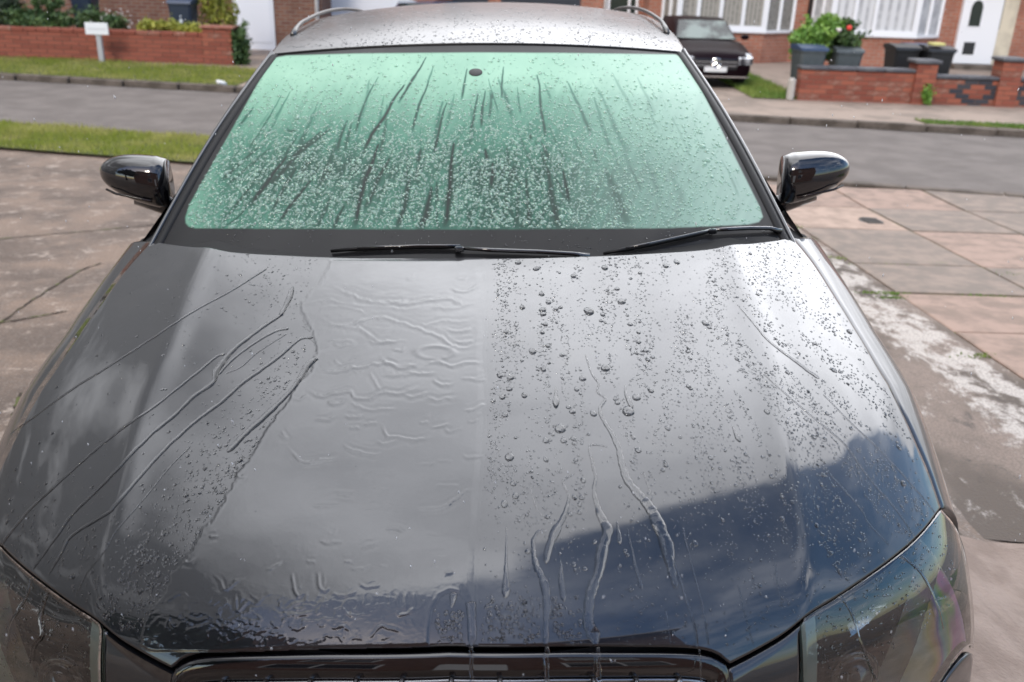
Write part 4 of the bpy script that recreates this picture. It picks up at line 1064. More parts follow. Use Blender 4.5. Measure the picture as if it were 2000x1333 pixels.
# ------------------------------------------------------------------ vegetation
def leafmat(name, c1, c2):
    return pmat(name, c1, .55, noise=(3.0, c2, .38, .62))
M['leafd'] = leafmat('dark_leaves', (.018, .035, .016), (.035, .07, .03)); M['leafm'] = leafmat('mid_leaves', (.04, .085, .025), (.09, .15, .04)); M['leafl'] = leafmat('bright_leaves', (.12, .26, .04), (.22, .36, .06)); M['leafy'] = leafmat('yellow_leaves', (.24, .26, .03), (.34, .33, .05)); M['bark'] = pmat('bark', (.06, .045, .03), .9)
def bush(c, r_, n, mat, label, cat='bush', group=None, leaf=.035, name='bush', flat=1.0, stems=True):
    e = empty(name, c); tag(e, label, cat, group)
    # several clumps make the outline uneven
    cl = [(rng.normal(0, .42, 3)*np.array(r_), rng.uniform(.35, .65)) for _ in range(14)]
    P = []
    for cc_, k in cl:
        d = rng.normal(0, 1, (n//14, 3)); d /= np.linalg.norm(d, axis=1, keepdims=True); rad = rng.uniform(.55, 1.08, (n//14, 1))
        P.append(cc_ + d*rad*np.array(r_)*k)
    sh = []
    for k in range(10):
        d = rng.normal(0, 1, 3)*np.array([1, 1, .8]); d[2] = abs(d[2])+.25; d /= np.linalg.norm(d); f = rng.uniform(.55, 1.28, (n//60, 1)); sh.append(d*f*np.array(r_) + rng.normal(0, .035, (n//60, 3)))
    P = np.vstack(P + sh); P[:, 2] = np.maximum(P[:, 2] + r_[2], .02); m_ = len(P)
    a = rng.normal(0, 1, (m_, 3)); a /= np.linalg.norm(a, axis=1, keepdims=True); b = np.cross(a, rng.normal(0, 1, (m_, 3))); b /= np.linalg.norm(b, axis=1, keepdims=True)+1e-9
    s_ = leaf*rng.uniform(.6, 1.4, (m_, 1))
    V = np.stack([P-a*s_, P+b*s_*.5, P+a*s_, P-b*s_*.5], 1).reshape(-1, 3)
    npmesh('foliage', V, np.arange(m_*4).reshape(-1, 4), mat, e, smooth=False)
    if stems:
        mb = MB()
        for k in range(6):
            d = rng.normal(0, .35, 2)*np.array(r_[:2]); mb.tube([(d[0]*.15, d[1]*.15, -.15), (d[0]*.5, d[1]*.5, r_[2]*.6), (d[0], d[1], r_[2]*1.3)], [.02, .014, .006], 6)
        mb.build('stem', M['bark'], e)
    return e
def at_w(px, py, Y): x, z = wy(px, py, Y); return (x, Y, z)
def bush_px(x0p, x1p, ytop, ybot, Y, n, mat, label, depth=.5, **kw):
    a = wy(x0p, (ytop+ybot)/2, Y)[0]; b = wy(x1p, (ytop+ybot)/2, Y)[0]; zt = wy((x0p+x1p)/2, ytop, Y)[1]; zb = wy((x0p+x1p)/2, ybot, Y)[1]
    rz_ = (zt-zb)/2; return bush(((a+b)/2, Y, zb), ((b-a)/2, depth, rz_), n, mat, label, **kw)
bush_px(-60, 60, -60, 66, WYl+.8, 5000, M['leafd'], 'dense dark green shrub at the left end of the long brick wall', depth=.6)
bush_px(25, 145, 5, 70, WYl+.7, 4200, M['leafm'], 'mid green shrub with small leaves right of the dark dense shrub', depth=.5)
bush_px(140, 210, 18, 66, WYl+.6, 1600, M['leafm'], 'thin straggly plant with a reddish stem behind the white sign', depth=.3)
bush_px(268, 345, 40, 72, WYl+.45, 2600, M['leafy'], 'low yellow green shrub above the wall beside the wheelie bin', depth=.3)
bush_px(330, 408, 50, 72, WYl+.40, 2000, M['leafy'], 'flat yellow green shrub in front of the wheelie bin', depth=.25)
bush_px(388, 456, -50, 60, WYl+1.3, 2600, M['leafy'], 'tall loose olive green shrub before the white door on the left', depth=.4)
bush_px(455, 488, 48, 137, WYl+.1, 2600, M['leafm'], 'ivy hanging down the end of the left brick wall', cat='ivy', depth=.22, stems=False, name='ivy_clump')
fb = bush_px(205, 245, 28, 62, WYl+.5, 700, M['leafm'], 'little plant with white blossom behind the sign', depth=.25)
P = rng.normal(0, 1, (60, 3))*np.array([.16, .1, .09]); P[:, 2] += .2
mb = MB()
for p_ in P: mb.lathe([(.001, .012), (.022, .004), (.001, -.004)], tuple(p_), 'Z', 6)
mb.build('blossom', pmat('white_petals', (.8, .78, .76), .6), fb)
rb = bush_px(1552, 1636, 40, 120, WYr+.9, 7000, M['leafl'], 'bright green shrub behind the two bins nearest the black car', depth=.4)
rb2 = bush_px(1608, 1684, 46, 120, WYr+.95, 5000, M['leafm'], 'darker green shrub with one red rose right of the bright green shrub', depth=.4)
mb = MB(); rx, rz_ = wy(1659, 55, WYr+.5); mb.lathe([(.001, .045), (.035, .03), (.045, 0), (.03, -.035), (.001, -.04)], (rx-rb2.location.x, -.45, rz_-rb2.location.z), 'Z', 10); mb.build('rose', pmat('red_petals', (.75, .06, .04), .6), rb2, True)
mb = MB(); rx, rz_ = wy(1638, 60, WYr+.5); mb.lathe([(.001, .04), (.04, .03), (.05, 0), (.001, -.03)], (rx-rb2.location.x, -.45, rz_-rb2.location.z), 'Z', 8); mb.build('rose', pmat('pale_petals', (.8, .7, .68), .6), rb2, True)
bush_px(1802, 1822, 165, 213, WYr-.12, 260, M['leafl'], 'thin yellow green weed growing against the foot of the right wall pillar', cat='weed', depth=.06, name='weed_plant', leaf=.03, stems=False)

# ------------------------------------------------------------------ wheelie bins
def make_bin(body, lid, label, group=None):
    e = empty('wheelie_bin'); tag(e, label, 'bin', group)
    V = []; F = []
    rings = [(0.06, .23, .25), (.60, .265, .30), (.93, .285, .335), (.95, .30, .35), (.99, .30, .35)]
    mb = MB()
    for z, a, b in rings:
        r_ = .05
        for x, y in ((-a+r_, -b), (a-r_, -b), (a, -b+r_), (a, b-r_), (a-r_, b), (-a+r_, b), (-a, b-r_), (-a, -b+r_)): mb.v.append((x, y, z))
    for k in range(len(rings)-1):
        for i in range(8): mb.f.append((k*8+i, k*8+(i+1) % 8, k*8+8+(i+1) % 8, k*8+8+i))
    mb.f.append(tuple(7-i for i in range(8))); mb.build('bin_body', body, e)
    mb = MB(); mb.prism([(-.37, .985), (-.35, 1.03), (0, 1.075), (.30, 1.07), (.37, 1.03), (.37, .985)], 0, -.31, .31); mb.build('lid', lid, e)
    mb = MB(); mb.tube([(-.25, .37, 1.02), (-.25, .43, 1.0), (.25, .43, 1.0), (.25, .37, 1.02)], .015, 6); mb.build('handle', body, e)
    for s_ in (-1, 1):
        mb = MB(); mb.lathe([(.001, -.025), (.10, -.025), (.10, .025), (.001, .025)], (s_*.26, .26, .10), 'X', 16); mb.build('wheel', M['tyre'], e)
    return e
M['bing'] = pmat('grey_bin_plastic', (.065, .078, .082), .5, noise=(6, (.085, .10, .105), .4, .7)); M['bink'] = pmat('black_bin_plastic', (.018, .019, .021), .45); M['binb'] = pmat('navy_bin_plastic', (.018, .03, .055), .42); M['lidb'] = pmat('blue_bin_lid', (.03, .055, .11), .5)
def put_bin(px, ytop, Y, body, lid, label, group=None, rz=0.):
    x, z = wy(px, ytop, Y); b = make_bin(body, lid, label, group); b.location = (x, Y, z-1.07); b.rotation_euler = (0, 0, rz); b.scale = (.74, .74, .86); b.location.z = z-.92; return b
put_bin(1582, 88, WYr+.42, M['bing'], M['lidb'], 'grey wheelie bin with a blue lid at the left end of the right garden wall', rz=.06)
put_bin(1654, 92, WYr+.62, M['bing'], M['bing'], 'all grey wheelie bin with a white mark behind the wall under the rose', rz=-.05)
put_bin(1765, 87, WYr+1.0, M['bink'], M['bink'], 'all black wheelie bin left of the wall pillar', rz=.04)
put_bin(1795, 86, WYr+1.35, M['bing'], M['lidb'], 'grey wheelie bin with blue lid between two black ones behind the pillar', rz=.0)
put_bin(1832, 90, WYr+.75, M['bink'], M['bink'], 'black wheelie bin with a yellow packet on its lid beside the white door', rz=-.06)
x, z = wy(1828, 88, WYr+.6); mb = MB(); mb.box(x-.10, x+.12, WYr+.5, WYr+.7, z-.01, z+.035, .01); o = mb.build('packet', pmat('yellow_packet', (.6, .55, .2), .6)); tag(o, 'small yellow packet lying on the lid of the black bin by the door', 'packet')
lbn = put_bin(356, -2, WYl+1.0, M['binb'], M['lidb'], 'dark blue wheelie bin with a white emblem behind the left wall', rz=.0)
mb = MB(); mb.lathe([(.001, .0), (.05, .0), (.05, -.004)], (.02, -.335, .62), 'Y', 20); mb.lathe([(.001, .0), (.022, .0), (.022, -.004)], (.02, -.335, .72), 'Y', 14); mb.build('emblem', pmat('white_print', (.62, .66, .7), .6), lbn)
gb = empty('x'); bpy.data.objects.remove(gb)
x, z = wy(160, 32, WYl+1.6)
b2 = put_bin(160, -38, WYl+1.6, M['binb'], M['binb'], 'very dark blue bin half hidden by the shrubs left of the sign')
# white stone at the end of the right wall
x, z = wy(1547, 172, WYr-.1); o = MB().box(x-.05, x+.06, WYr-.1, WYr+.02, GZ-.02, z+.15, .03).build('marker_stone', pmat('pale_stone', (.45, .42, .38), .8, bump=(20, .8, .02)))
tag(o, 'small pale upright stone at the left foot of the right garden wall', 'stone')

# ------------------------------------------------------------------ houses opposite
M['upvc'] = pmat('white_upvc', (.78, .78, .79), .35); M['cream'] = pmat('cream_render', (.62, .55, .42), .8, noise=(2, (.5, .44, .34), .4, .6)); M['winglass'] = pmat('window_glass', (.03, .035, .04), .03, Coat_Weight=1.0); M['blind'] = pmat('grey_blinds', (.16, .15, .13), .7, noise=(30, (.30, .28, .25), .45, .55)); M['net'] = pmat('net_curtain', (.50, .50, .50), .8, noise=(6, (.38, .38, .39), .4, .6)); M['garage'] = pmat('white_garage_door', (.72, .73, .76), .45); M['dgarage'] = pmat('anthracite_garage_door', (.035, .04, .05), .45); M['pipe'] = pmat('white_pipe', (.7, .7, .7), .5); M['dpipe'] = pmat('black_pipe', (.02, .02, .02), .5); M['tiles'] = brick_mat('roof_tiles', (.11, .06, .045), (.08, .045, .035), (.03, .02, .02), .28, .16)
M['dglass'] = pmat('dark_glass', (.02, .03, .025), .15)
def house(name, xa, xb, y, depth, mat, label, eaves=4.9, ridge=7.4, z0=GZ-.05, back=False):
    e = empty(name, (0, 0, 0)); tag(e, label, 'house')
    mb = MB(); mb.box(xa, xb, min(y, y+depth), max(y, y+depth), z0, z0+eaves); mb.build('wall', mat, e)
    yf, yb = (y, y+depth); ym = (yf+yb)/2; sg_ = 1 if depth > 0 else -1
    mb = MB(); mb.prism([(yf-sg_*.35, z0+eaves-.05), (ym, z0+ridge), (yb+sg_*.35, z0+eaves-.05), (yb+sg_*.2, z0+eaves+.003), (yf-sg_*.2, z0+eaves+.003)][:3], 0, xa-.15, xb+.15); mb.build('roof', M['tiles'], e)
    mb = MB(); mb.tube([(xa, yf-sg_*.38, z0+eaves-.08), (xb, yf-sg_*.38, z0+eaves-.08)], .06, 8); mb.build('gutter', M['upvc'], e)
    return e
def window(e, xa, xb, za, zb, y, muls=(), sgn=-1, glass='winglass', cur=None, fr_=.06, trans=None, yo=.0):
    """frame on the face at y, facing -y"""
    f = MB(); d = .05
    y0_, y1_ = (y-d, y+.02) if sgn < 0 else (y-.02, y+d)
    f.box(xa, xb, y0_, y1_, zb-fr_, zb); f.box(xa, xb, y0_, y1_, za, za+fr_); f.box(xa, xa+fr_, y0_, y1_, za+fr_, zb-fr_); f.box(xb-fr_, xb, y0_, y1_, za+fr_, zb-fr_)
    for m_ in muls: f.box(m_-fr_/2, m_+fr_/2, y0_, y1_, za+fr_, zb-fr_)
    if trans: f.box(xa+fr_, xb-fr_, y0_+.005, y1_, trans-.03, trans+.03)
    o = f.build('window', M['upvc'], e)
    yp = y + sgn*.012
    MB().box(xa+fr_*.5, xb-fr_*.5, min(yp, yp-sgn*.008), max(yp, yp-sgn*.008), za+fr_*.5, zb-fr_*.5).build('pane', M[cur or glass], o)
    return o
HXa = wy(1263, 60, HY)[0]; HXb = 9.9+2.5
h1 = house('terraced_house', HXa, wy(1583, 60, HY)[0], HY, 7.5, M['housebrick'], 'red brick house behind the black car, its bay window hung with grey vertical blinds')
h2 = house('terraced_house', wy(1583, 60, HY)[0]+.004, 15., HY+.003, 7.49, M['housebrick'], 'red brick house at the right edge with net curtained bay window and white front door')
def bay(e, pxs, sill_px, Y, cur, mul_px, depth=.55):
    """box bay with a canted right cheek"""
    xa = wy(pxs[0], 50, Y)[0]; xb = wy(pxs[1], 50, Y)[0]; xc = wy(pxs[2], 50, Y+depth)[0]
    zs = wy((pxs[0]+pxs[1])/2, sill_px, Y)[1]; zt = zs+1.35
    mb = MB(); mb.prism([(xa-.25, Y+depth), (xa, Y), (xb, Y), (xc, Y+depth)], 2, GZ-.06, zs-.06); mb.build('bay_wall', M['housebrick'], e)
    mb = MB(); mb.prism([(xa-.32, Y+depth-.002), (xa-.04, Y-.06), (xb+.03, Y-.06), (xc+.06, Y+depth-.002)], 2, zs-.06, zs+.0); mb.build('window_sill', M['upvc'], e)
    mb = MB(); mb.prism([(xa-.25, Y+depth), (xa, Y), (xb, Y), (xc, Y+depth)], 2, zt, zt+.9); mb.build('bay_panel', M['cream'], e)
    ws_ = window(e, xa, xb, zs, zt, Y+.02, [wy(m_, 40, Y)[0] for m_ in mul_px], cur=cur, fr_=.085)
    # cheek windows
    for (p0, p1) in (((xb+.002, Y), (xc, Y+depth)), ((xa-.002, Y), (xa-.25, Y+depth))):
        f = MB(); n = 3
        for k in range(n):
            a = k/(n-1); x_ = p0[0]*(1-a)+p1[0]*a; y_ = p0[1]*(1-a)+p1[1]*a; f.box(x_-.035, x_+.035, y_-.035, y_+.035, zs+.001, zt-.001)
        o = f.build('window', M['upvc'], e)
        V = [(p0[0], p0[1]+.03, zs), (p1[0], p1[1], zs), (p1[0], p1[1], zt), (p0[0], p0[1]+.03, zt)]
        npmesh('pane', V+[(v[0]-.012*np.sign(p0[0]-p1[0])*-1, v[1]+.01, v[2]) for v in V], [(0, 1, 2, 3), (7, 6, 5, 4), (0, 4, 5, 1), (3, 2, 6, 7), (0, 3, 7, 4), (1, 5, 6, 2)], M[cur], o, smooth=False)
    return xa, xb, xc
bay(h1, (1322, 1494, 1546), 57, HY-.55, 'blind', (1362, 1406, 1450))
bay(h2, (1622, 1790, 1833), 67, HY-.55, 'net', (1668, 1708))
def strips(e, px0, px1, pya, pyb, Y, n, mat, name='blind_slat'):
    xa = wy(px0, pyb, Y)[0]; xb = wy(px1, pyb, Y)[0]; zb = wy(px0, pyb, Y)[1]
    for i in range(n):
        x = xa+(xb-xa)*(i+.5)/n; w2 = (xb-xa)/n*.30; MB().box(x-w2, x+w2, Y-.004, Y, zb, zb+1.2).build(name, mat, e)
M['slat'] = pmat('pale_blind_slat', (.34, .32, .28), .7)
for a, b in ((1340, 1358), (1368, 1401), (1412, 1445), (1456, 1488)): strips(h1, a, b, 0, 50, HY-.548, 4 if b-a > 20 else 2, M['slat'])
M['fold'] = pmat('curtain_fold', (.62, .62, .62), .8)
for a, b in ((1630, 1662), (1674, 1702), (1714, 1780)): strips(h2, a, b, 0, 60, HY-.548, 4 if b-a > 40 else 2, M['fold'], 'curtain_fold')
# downpipe, doors
def pipe(e, px, Y, mat, z1=4.7): x = wy(px, 60, Y)[0]; MB().tube([(x, Y-.06, GZ), (x, Y-.06, GZ+z1)], .045, 8).build('downpipe', mat, e, True)
pipe(h1, 1574, HY, M['dpipe'])
x0d, zb_ = wy(1857, 139, HY-.12); x1d, _ = wy(1934, 135, HY-.12)
d = MB(); d.box(x0d, x1d, HY-.10, HY+.02, GZ+.10, GZ+2.15, .01); dr_ = d.build('front_door', M['upvc'], h2)
ax, az = wy(1902, 52, HY-.12); MB().prism([(ax-.13, az), (ax+.13, az), (ax+.13, az+.42), (ax+.09, az+.52), (ax, az+.56), (ax-.09, az+.52), (ax-.13, az+.42)], 1, HY-.112, HY-.095).build('door_glass', M['dglass'], dr_)
f_ = MB(); f_.prism([(ax-.17, az-.04), (ax+.17, az-.04), (ax+.17, az+.44), (ax+.12, az+.56), (ax, az+.61), (ax-.12, az+.56), (ax-.17, az+.44)], 1, HY-.106, HY-.09); f_.build('door_panel', M['upvc'], dr_)
lx, lz_ = wy(1890, 107, HY-.12); MB().box(lx-.13, lx+.13, HY-.108, HY-.095, lz_, lz_+.27).build('letter_plate', M['dpipe'], dr_)
x2d, _ = wy(1966, 135, HY-.12)
sp_ = MB(); sp_.box(x1d+.01, x2d, HY-.05, HY+.02, GZ+.05, GZ+2.15); so_ = sp_.build('side_light', M['cream'], h2)
sx2, sz2 = wy(1946, 58, HY-.06); MB().box(sx2-.06, sx2+.06, HY-.062, HY-.045, sz2, sz2+.75).build('pane', M['dglass'], so_)
MB().box(x0d-.12, x2d+.12, HY-.7, HY+.0, GZ+2.25, GZ+2.40, .02).build('door_canopy', M['upvc'], h2)
MB().box(x0d-.1, x2d+.1, HY-.45, HY-.11, GZ-.02, GZ+.10, .015).build('doorstep', M['kerb'], h2)
for hh_, xs in ((h1, (3.6, 6.6)), (h2, (7.8, 10.8))):
    pass
window(h1, HXa+.8, HXa+2.6, GZ+3.2, GZ+4.4, HY, [HXa+1.7]); window(h2, wy(1700, 60, HY)[0]-.9, wy(1700, 60, HY)[0]+.9, GZ+3.2, GZ+4.4, HY, [wy(1700, 60, HY)[0]]); window(h2, wy(1900, 60, HY)[0]-.5, wy(1900, 60, HY)[0]+.5, GZ+3.2, GZ+4.4, HY)
# middle house with dark garages and left house with white doors
HYm = HY+.8
xa_ = wy(860, 10, HYm)[0]; xm = HXa-.004
h3 = house('terraced_house', xa_, xm, HYm, 7, M['housebrick'], 'red brick house over the car roof with two dark garage doors')
def gdoor(e, p0, p1, Y, mat, name='garage_door', h=2.1, ribs=6):
    a = wy(p0, 12, Y)[0]; b = wy(p1, 12, Y)[0]; o = MB().box(a, b, Y-.03, Y+.02, GZ, GZ+h).build(name, mat, e)
    for k in range(ribs):
        z = GZ+.15+k*(h-.2)/ribs; MB().box(a+.06, b-.06, Y-.042, Y-.031, z, z+(h-.2)/ribs-.05, .004).build('panel', mat, o)
gdoor(h3, 884, 953, HYm, M['dgarage']); gdoor(h3, 978, 1133, HYm, M['dgarage'])
pipe(h3, 1179, HYm, M['pipe']); 
a = wy(1186, 10, HYm)[0]; b = wy(1246, 10, HYm)[0]; window(h3, a, b, GZ+.55, GZ+2.1, HYm, [(a+b)/2+.15], glass='dglass')
HYl = WYl+3.2
x5, x6 = wy(-300, 10, HYl)[0], wy(628, 10, HYl)[0]
h4 = house('terraced_house', x5, x6, HYl, 7, M['darkhouse'], 'dark red brick house on the left behind the wheelie bin with a white side door')
gdoor(h4, 456, 534, HYl, M['garage'], 'side_door', 2.1, 1); pipe(h4, 622, HYl, M['pipe'])
window(h4, x5+1.5, x5+3.5, GZ+.9, GZ+2.1, HYl, [x5+2.5]); window(h4, x5+4.5, x5+6.2, GZ+3.1, GZ+4.3, HYl, [x5+5.4])
h5 = house('terraced_house', x6+.004, xa_-.004, HYl+1.2, 7, M['housebrick'], 'red brick house above the left roof rail with a wide white garage door')
gdoor(h5, 636, 800, HYl+1.2, M['garage'])

# ------------------------------------------------------------------ parked cars across the road
def small_car(name, px, pybot, Y, body, label, plate=True, star=True, rz=0., scale=1.):
    e = empty(name); tag(e, label, 'car')
    x, z = wy(px, pybot, Y); e.location = (x, Y, GZ+.012); e.rotation_euler = (0, 0, rz)
    # front faces -y. sections along y: (y, half width, belt z, roof z, roof half width)
    secs = [(0, .70, .62, None), (.10, .82, .74, None), (.35, .885, .86, None), (.95, .90, .97, None), (1.15, .90, 1.0, None)]
    V = []; F = []
    ring = []
    def sec(y, w_, zb_, zt_, nose=0):
        return [(-w_*.92, y, .22), (-w_, y, .40), (-w_, y, zb_-.16), (-w_*.93, y, zb_-.05), (-w_*.6, y, zb_), (0, y, zb_+.015), (w_*.6, y, zb_), (w_*.93, y, zb_-.05), (w_, y, zb_-.16), (w_, y, .40), (w_*.92, y, .22)]
    ys2 = [(0, .76, .66), (.06, .82, .76), (.25, .87, .84), (.6, .89, .92), (1.0, .90, .98), (1.3, .90, 1.0), (2.5, .90, 1.02), (3.6, .89, 1.02), (4.2, .86, 1.0), (4.35, .80, .90)]
    for y, w_, zb_ in ys2: V += sec(y, w_, zb_, 0)
    n = 11
    for k in range(len(ys2)-1):
        for i in range(n-1): F.append((k*n+i, k*n+i+1, (k+1)*n+i+1, (k+1)*n+i))
    F.append(tuple(range(n))[::-1]); F.append(tuple((len(ys2)-1)*n+i for i in range(n)))
    npmesh('body', V, F, body, e, smooth=True)
    # cabin: pillars/roof shell, glass
    cab = [(1.15, .74, 1.0), (1.75, .60, 1.40), (2.3, .62, 1.46), (3.3, .60, 1.42), (4.0, .56, 1.05)]
    V = []; 
    for y, w_, z_ in cab: V += [(-w_-.12 if z_ > 1.1 else -w_-.05, y, 1.0), (-w_, y, z_), (0, y, z_+.02), (w_, y, z_), (w_+.12 if z_ > 1.1 else w_+.05, y, 1.0)]
    F = []
    for k in range(4):
        for i in range(4): F.append((k*5+i, k*5+i+1, k*5+6+i, k*5+5+i))
    npmesh('cabin', V, F, body, e, smooth=True)
    V = [(-.70, 1.16, 1.015), (.70, 1.16, 1.015), (.56, 1.735, 1.395), (-.56, 1.735, 1.395)]
    V2 = [(v[0], v[1]-.012, v[2]+.012) for v in V]
    npmesh('windscreen', V2+V, [(0, 1, 2, 3), (7, 6, 5, 4), (0, 4, 5, 1), (1, 5, 6, 2), (2, 6, 7, 3), (3, 7, 4, 0)], M['cwind'], e, smooth=False)
    for s_ in (-1, 1):
        mb = MB(); mb.prism([(.0, .56), (.0, .70), (.20, .80), (.34, .80), (.24, .62)], 0, min(s_*.52, s_*.84), max(s_*.52, s_*.84)); o = mb.build('headlight', M['lampglass'], e)
        o.location = (0, -.012, -.02)
        mb = MB(); mb.box(min(s_*.92, s_*1.10), max(s_*.92, s_*1.10), 1.35, 1.47, 1.0, 1.12, .03); mb.build('door_mirror', body, e)
        for yw in (.78, 3.5):
            mb = MB(); xo = s_*.88
            mb.lathe([(.18, -.22*s_), (.32, -.20*s_), (.33, -.03*s_), (.30, .0), (.22, .0)], (xo, yw, .33), 'X', 24); o = mb.build('wheel', M['tyre'], e, True)
            mb = MB(); mb.lathe([(.22, -.01*s_), (.20, -.02*s_), (.05, .0), (.001, .0)], (xo, yw, .33), 'X', 24); mb.build('rim', M['rail'], o, True)
    MB().box(-.50, .50, -.015, .03, .42, .66, .01).build('grille', M['gloss'], e)
    for z in (.50, .58): MB().box(-.49, .49, -.028, -.014, z, z+.022).build('grille_bar', M['chrome'], e)
    MB().box(-.80, .80, -.03, .0, .25, .275).build('bumper_trim', M['chrome'], e)
    if star:
        mb = MB(); R_ = .105
        mb.tube([(R_*math.cos(a), -.045, .57+R_*math.sin(a)) for a in np.linspace(0, 2*math.pi, 24, endpoint=False)], .012, 6, closed=True)
        for a in (math.pi/2, math.pi*7/6, math.pi*11/6): mb.tube([(0, -.045, .57), (R_*math.cos(a), -.045, .57+R_*math.sin(a))], [.016, .006], 6)
        mb.build('star_badge', M['chrome'], e)
    if plate: MB().box(-.26, .26, -.045, -.028, .37, .48, .004).build('number_plate', pmat('white_plate', (.75, .75, .74), .4), e)
    return e
M['cwind'] = pmat('car_windscreen', (.02, .025, .025), .08, noise=(1.2, (.16, .20, .18), .45, .6)); M['lampglass'] = pmat('lamp_glass', (.55, .57, .6), .08, .6, noise=(9, (.08, .08, .09), .45, .55))
M['ppaint'] = pmat('black_cherry_paint', (.010, .004, .006), .4, Specular_IOR_Level=.10); M['bpaint'] = pmat('blue_paint', (.02, .07, .14), .2, Coat_Weight=1.0)
mY = gp(1440, 187)[1]
small_car('parked_car', 1391, 187, mY, M['ppaint'], 'shiny black car with chrome three pointed star badge, facing us below the bay window', rz=.04)
e_ = [o for o in bpy.data.objects if o.name.startswith('parked_car') and o.parent is None][-1]; e_.scale = (.76, .76, .74)
bc = small_car('parked_car', 830, 60, HYm-5.0, M['bpaint'], 'blue car whose roof just shows above the roof of the grey car', plate=False, star=False, rz=0.05)
zt_ = wy(830, 3, HYm-3)[1]; bc.scale = (1, 1, (zt_-GZ)/1.47)

# ------------------------------------------------------------------ the owner's side of the street, seen only in reflections
hb1 = house('house', -5.2, 4.6, -4.6, -7, M['darkhouse'], 'brick house behind the camera, mirrored in the front edge of the bonnet', z0=-.1, eaves=5.9, ridge=8.4)
for (xa, xb, za, zb) in ((-3.6, -1.4, .8, 2.3), (1.4, 3.4, .8, 2.3), (-3.4, -1.8, 3.3, 4.5), (1.6, 3.2, 3.3, 4.5)): window(hb1, xa, xb, za, zb, -4.6, [(xa+xb)/2], sgn=1)
MB().box(-.45, .5, -4.62, -4.54, -.05, 2.05, .01).build('front_door', M['upvc'], hb1)
tr = empty('tree', (-7.5, -5.5, 0)); tag(tr, 'dark leafy tree beside the house behind the camera, seen only as a reflection', 'tree')
t2 = bush((-7.5, -5.5, 2.2), (2.2, 2.2, 2.3), 9000, M['leafd'], 'x', leaf=.16, stems=False)
for ch in list(t2.children): ch.parent = tr; ch.location = (0, 0, 2.2); ch.name = 'crown'
bpy.data.objects.remove(t2)
MB().tube([(0, 0, -.2), (.05, .05, 1.5), (.0, .1, 3.4), (.2, .1, 5)], [.22, .17, .12, .05], 10).build('trunk', M['bark'], tr, True)

# ------------------------------------------------------------------ WATER ON THE CAR
bonB = BV
def surf(px, py):
    h = hit(px, py)
    return (h[0], h[1], h[3]) if h else None
def surf_glass(px, py):
    h = wpix(px, py)
    return (h[0], h[1], h[3]) if h else None
def domes(name, pts, rad, hgt, mat, fn, label, cat='water', stretch=None, seg=7, rings=2, kind='stuff', wobv=.14):
    """many little domes of water in one mesh; pts in picture pixels, rad in pixels"""
    C = []; Nn = []; Rr = []; Hh = []; St = []
    for k, (p_, r_) in enumerate(zip(pts, rad)):
        h = fn(float(p_[0]), float(p_[1]))
        if h is None: continue
        C.append(h[0]); Nn.append(h[1]); Rr.append(r_*h[2]/FPX); Hh.append(hgt); St.append(stretch[k] if stretch is not None else (1, 0))
    C = np.array(C); Nn = np.array(Nn); Rr = np.array(Rr); St = np.array(St, float); n = len(C)
    u = np.cross(Nn, np.array([0, 0.0, 1.0]) + np.array([0, 1.0, 0])*0.0); bad = np.linalg.norm(u, axis=1) < 1e-3; u[bad] = (1, 0, 0)
    u = np.cross(np.tile([0, 1., 0], (n, 1)), Nn); u /= np.linalg.norm(u, axis=1, keepdims=True); v = np.cross(Nn, u)
    an = St[:, 1][:, None]; uu = u*np.cos(an) + v*np.sin(an); v2 = -u*np.sin(an) + v*np.cos(an)
    rs = [(1.0, 0.0)] + [(math.cos(a)**.8, math.sin(a)) for a in np.linspace(0, math.pi/2, rings+2)[1:-1]]
    a = np.arange(seg)*2*math.pi/seg
    wob = 1 + rng.uniform(-wobv, wobv, (n, seg))
    V = []
    for k, (q, z) in enumerate(rs):
        ring = C[:, None] + (uu[:, None]*(np.cos(a)*q)[None, :, None] + v2[:, None]*(np.sin(a)*q)[None, :, None]*St[:, 0][:, None, None])*Rr[:, None, None]*wob[..., None] + Nn[:, None]*(z*hgt*Rr)[:, None, None]
        V.append(ring)
    V.append((C + Nn*(hgt*Rr)[:, None])[:, None]); V = np.concatenate(V, 1); m_ = V.shape[1]
    F = []
    for k in range(len(rs)-1):
        for i in range(seg): F.append((k*seg+i, k*seg+(i+1) % seg, (k+1)*seg+(i+1) % seg)); F.append((k*seg+i, (k+1)*seg+(i+1) % seg, (k+1)*seg+i))
    k = len(rs)-1
    for i in range(seg): F.append((k*seg+i, k*seg+(i+1) % seg, m_-1))
    F = np.array(F); FF = (F[None] + (np.arange(n)*m_)[:, None, None]).reshape(-1, 3)
    o = npmesh(name, V.reshape(-1, 3), FF, mat, None, True, car=True); tag(o, label, cat, kind=kind); return o

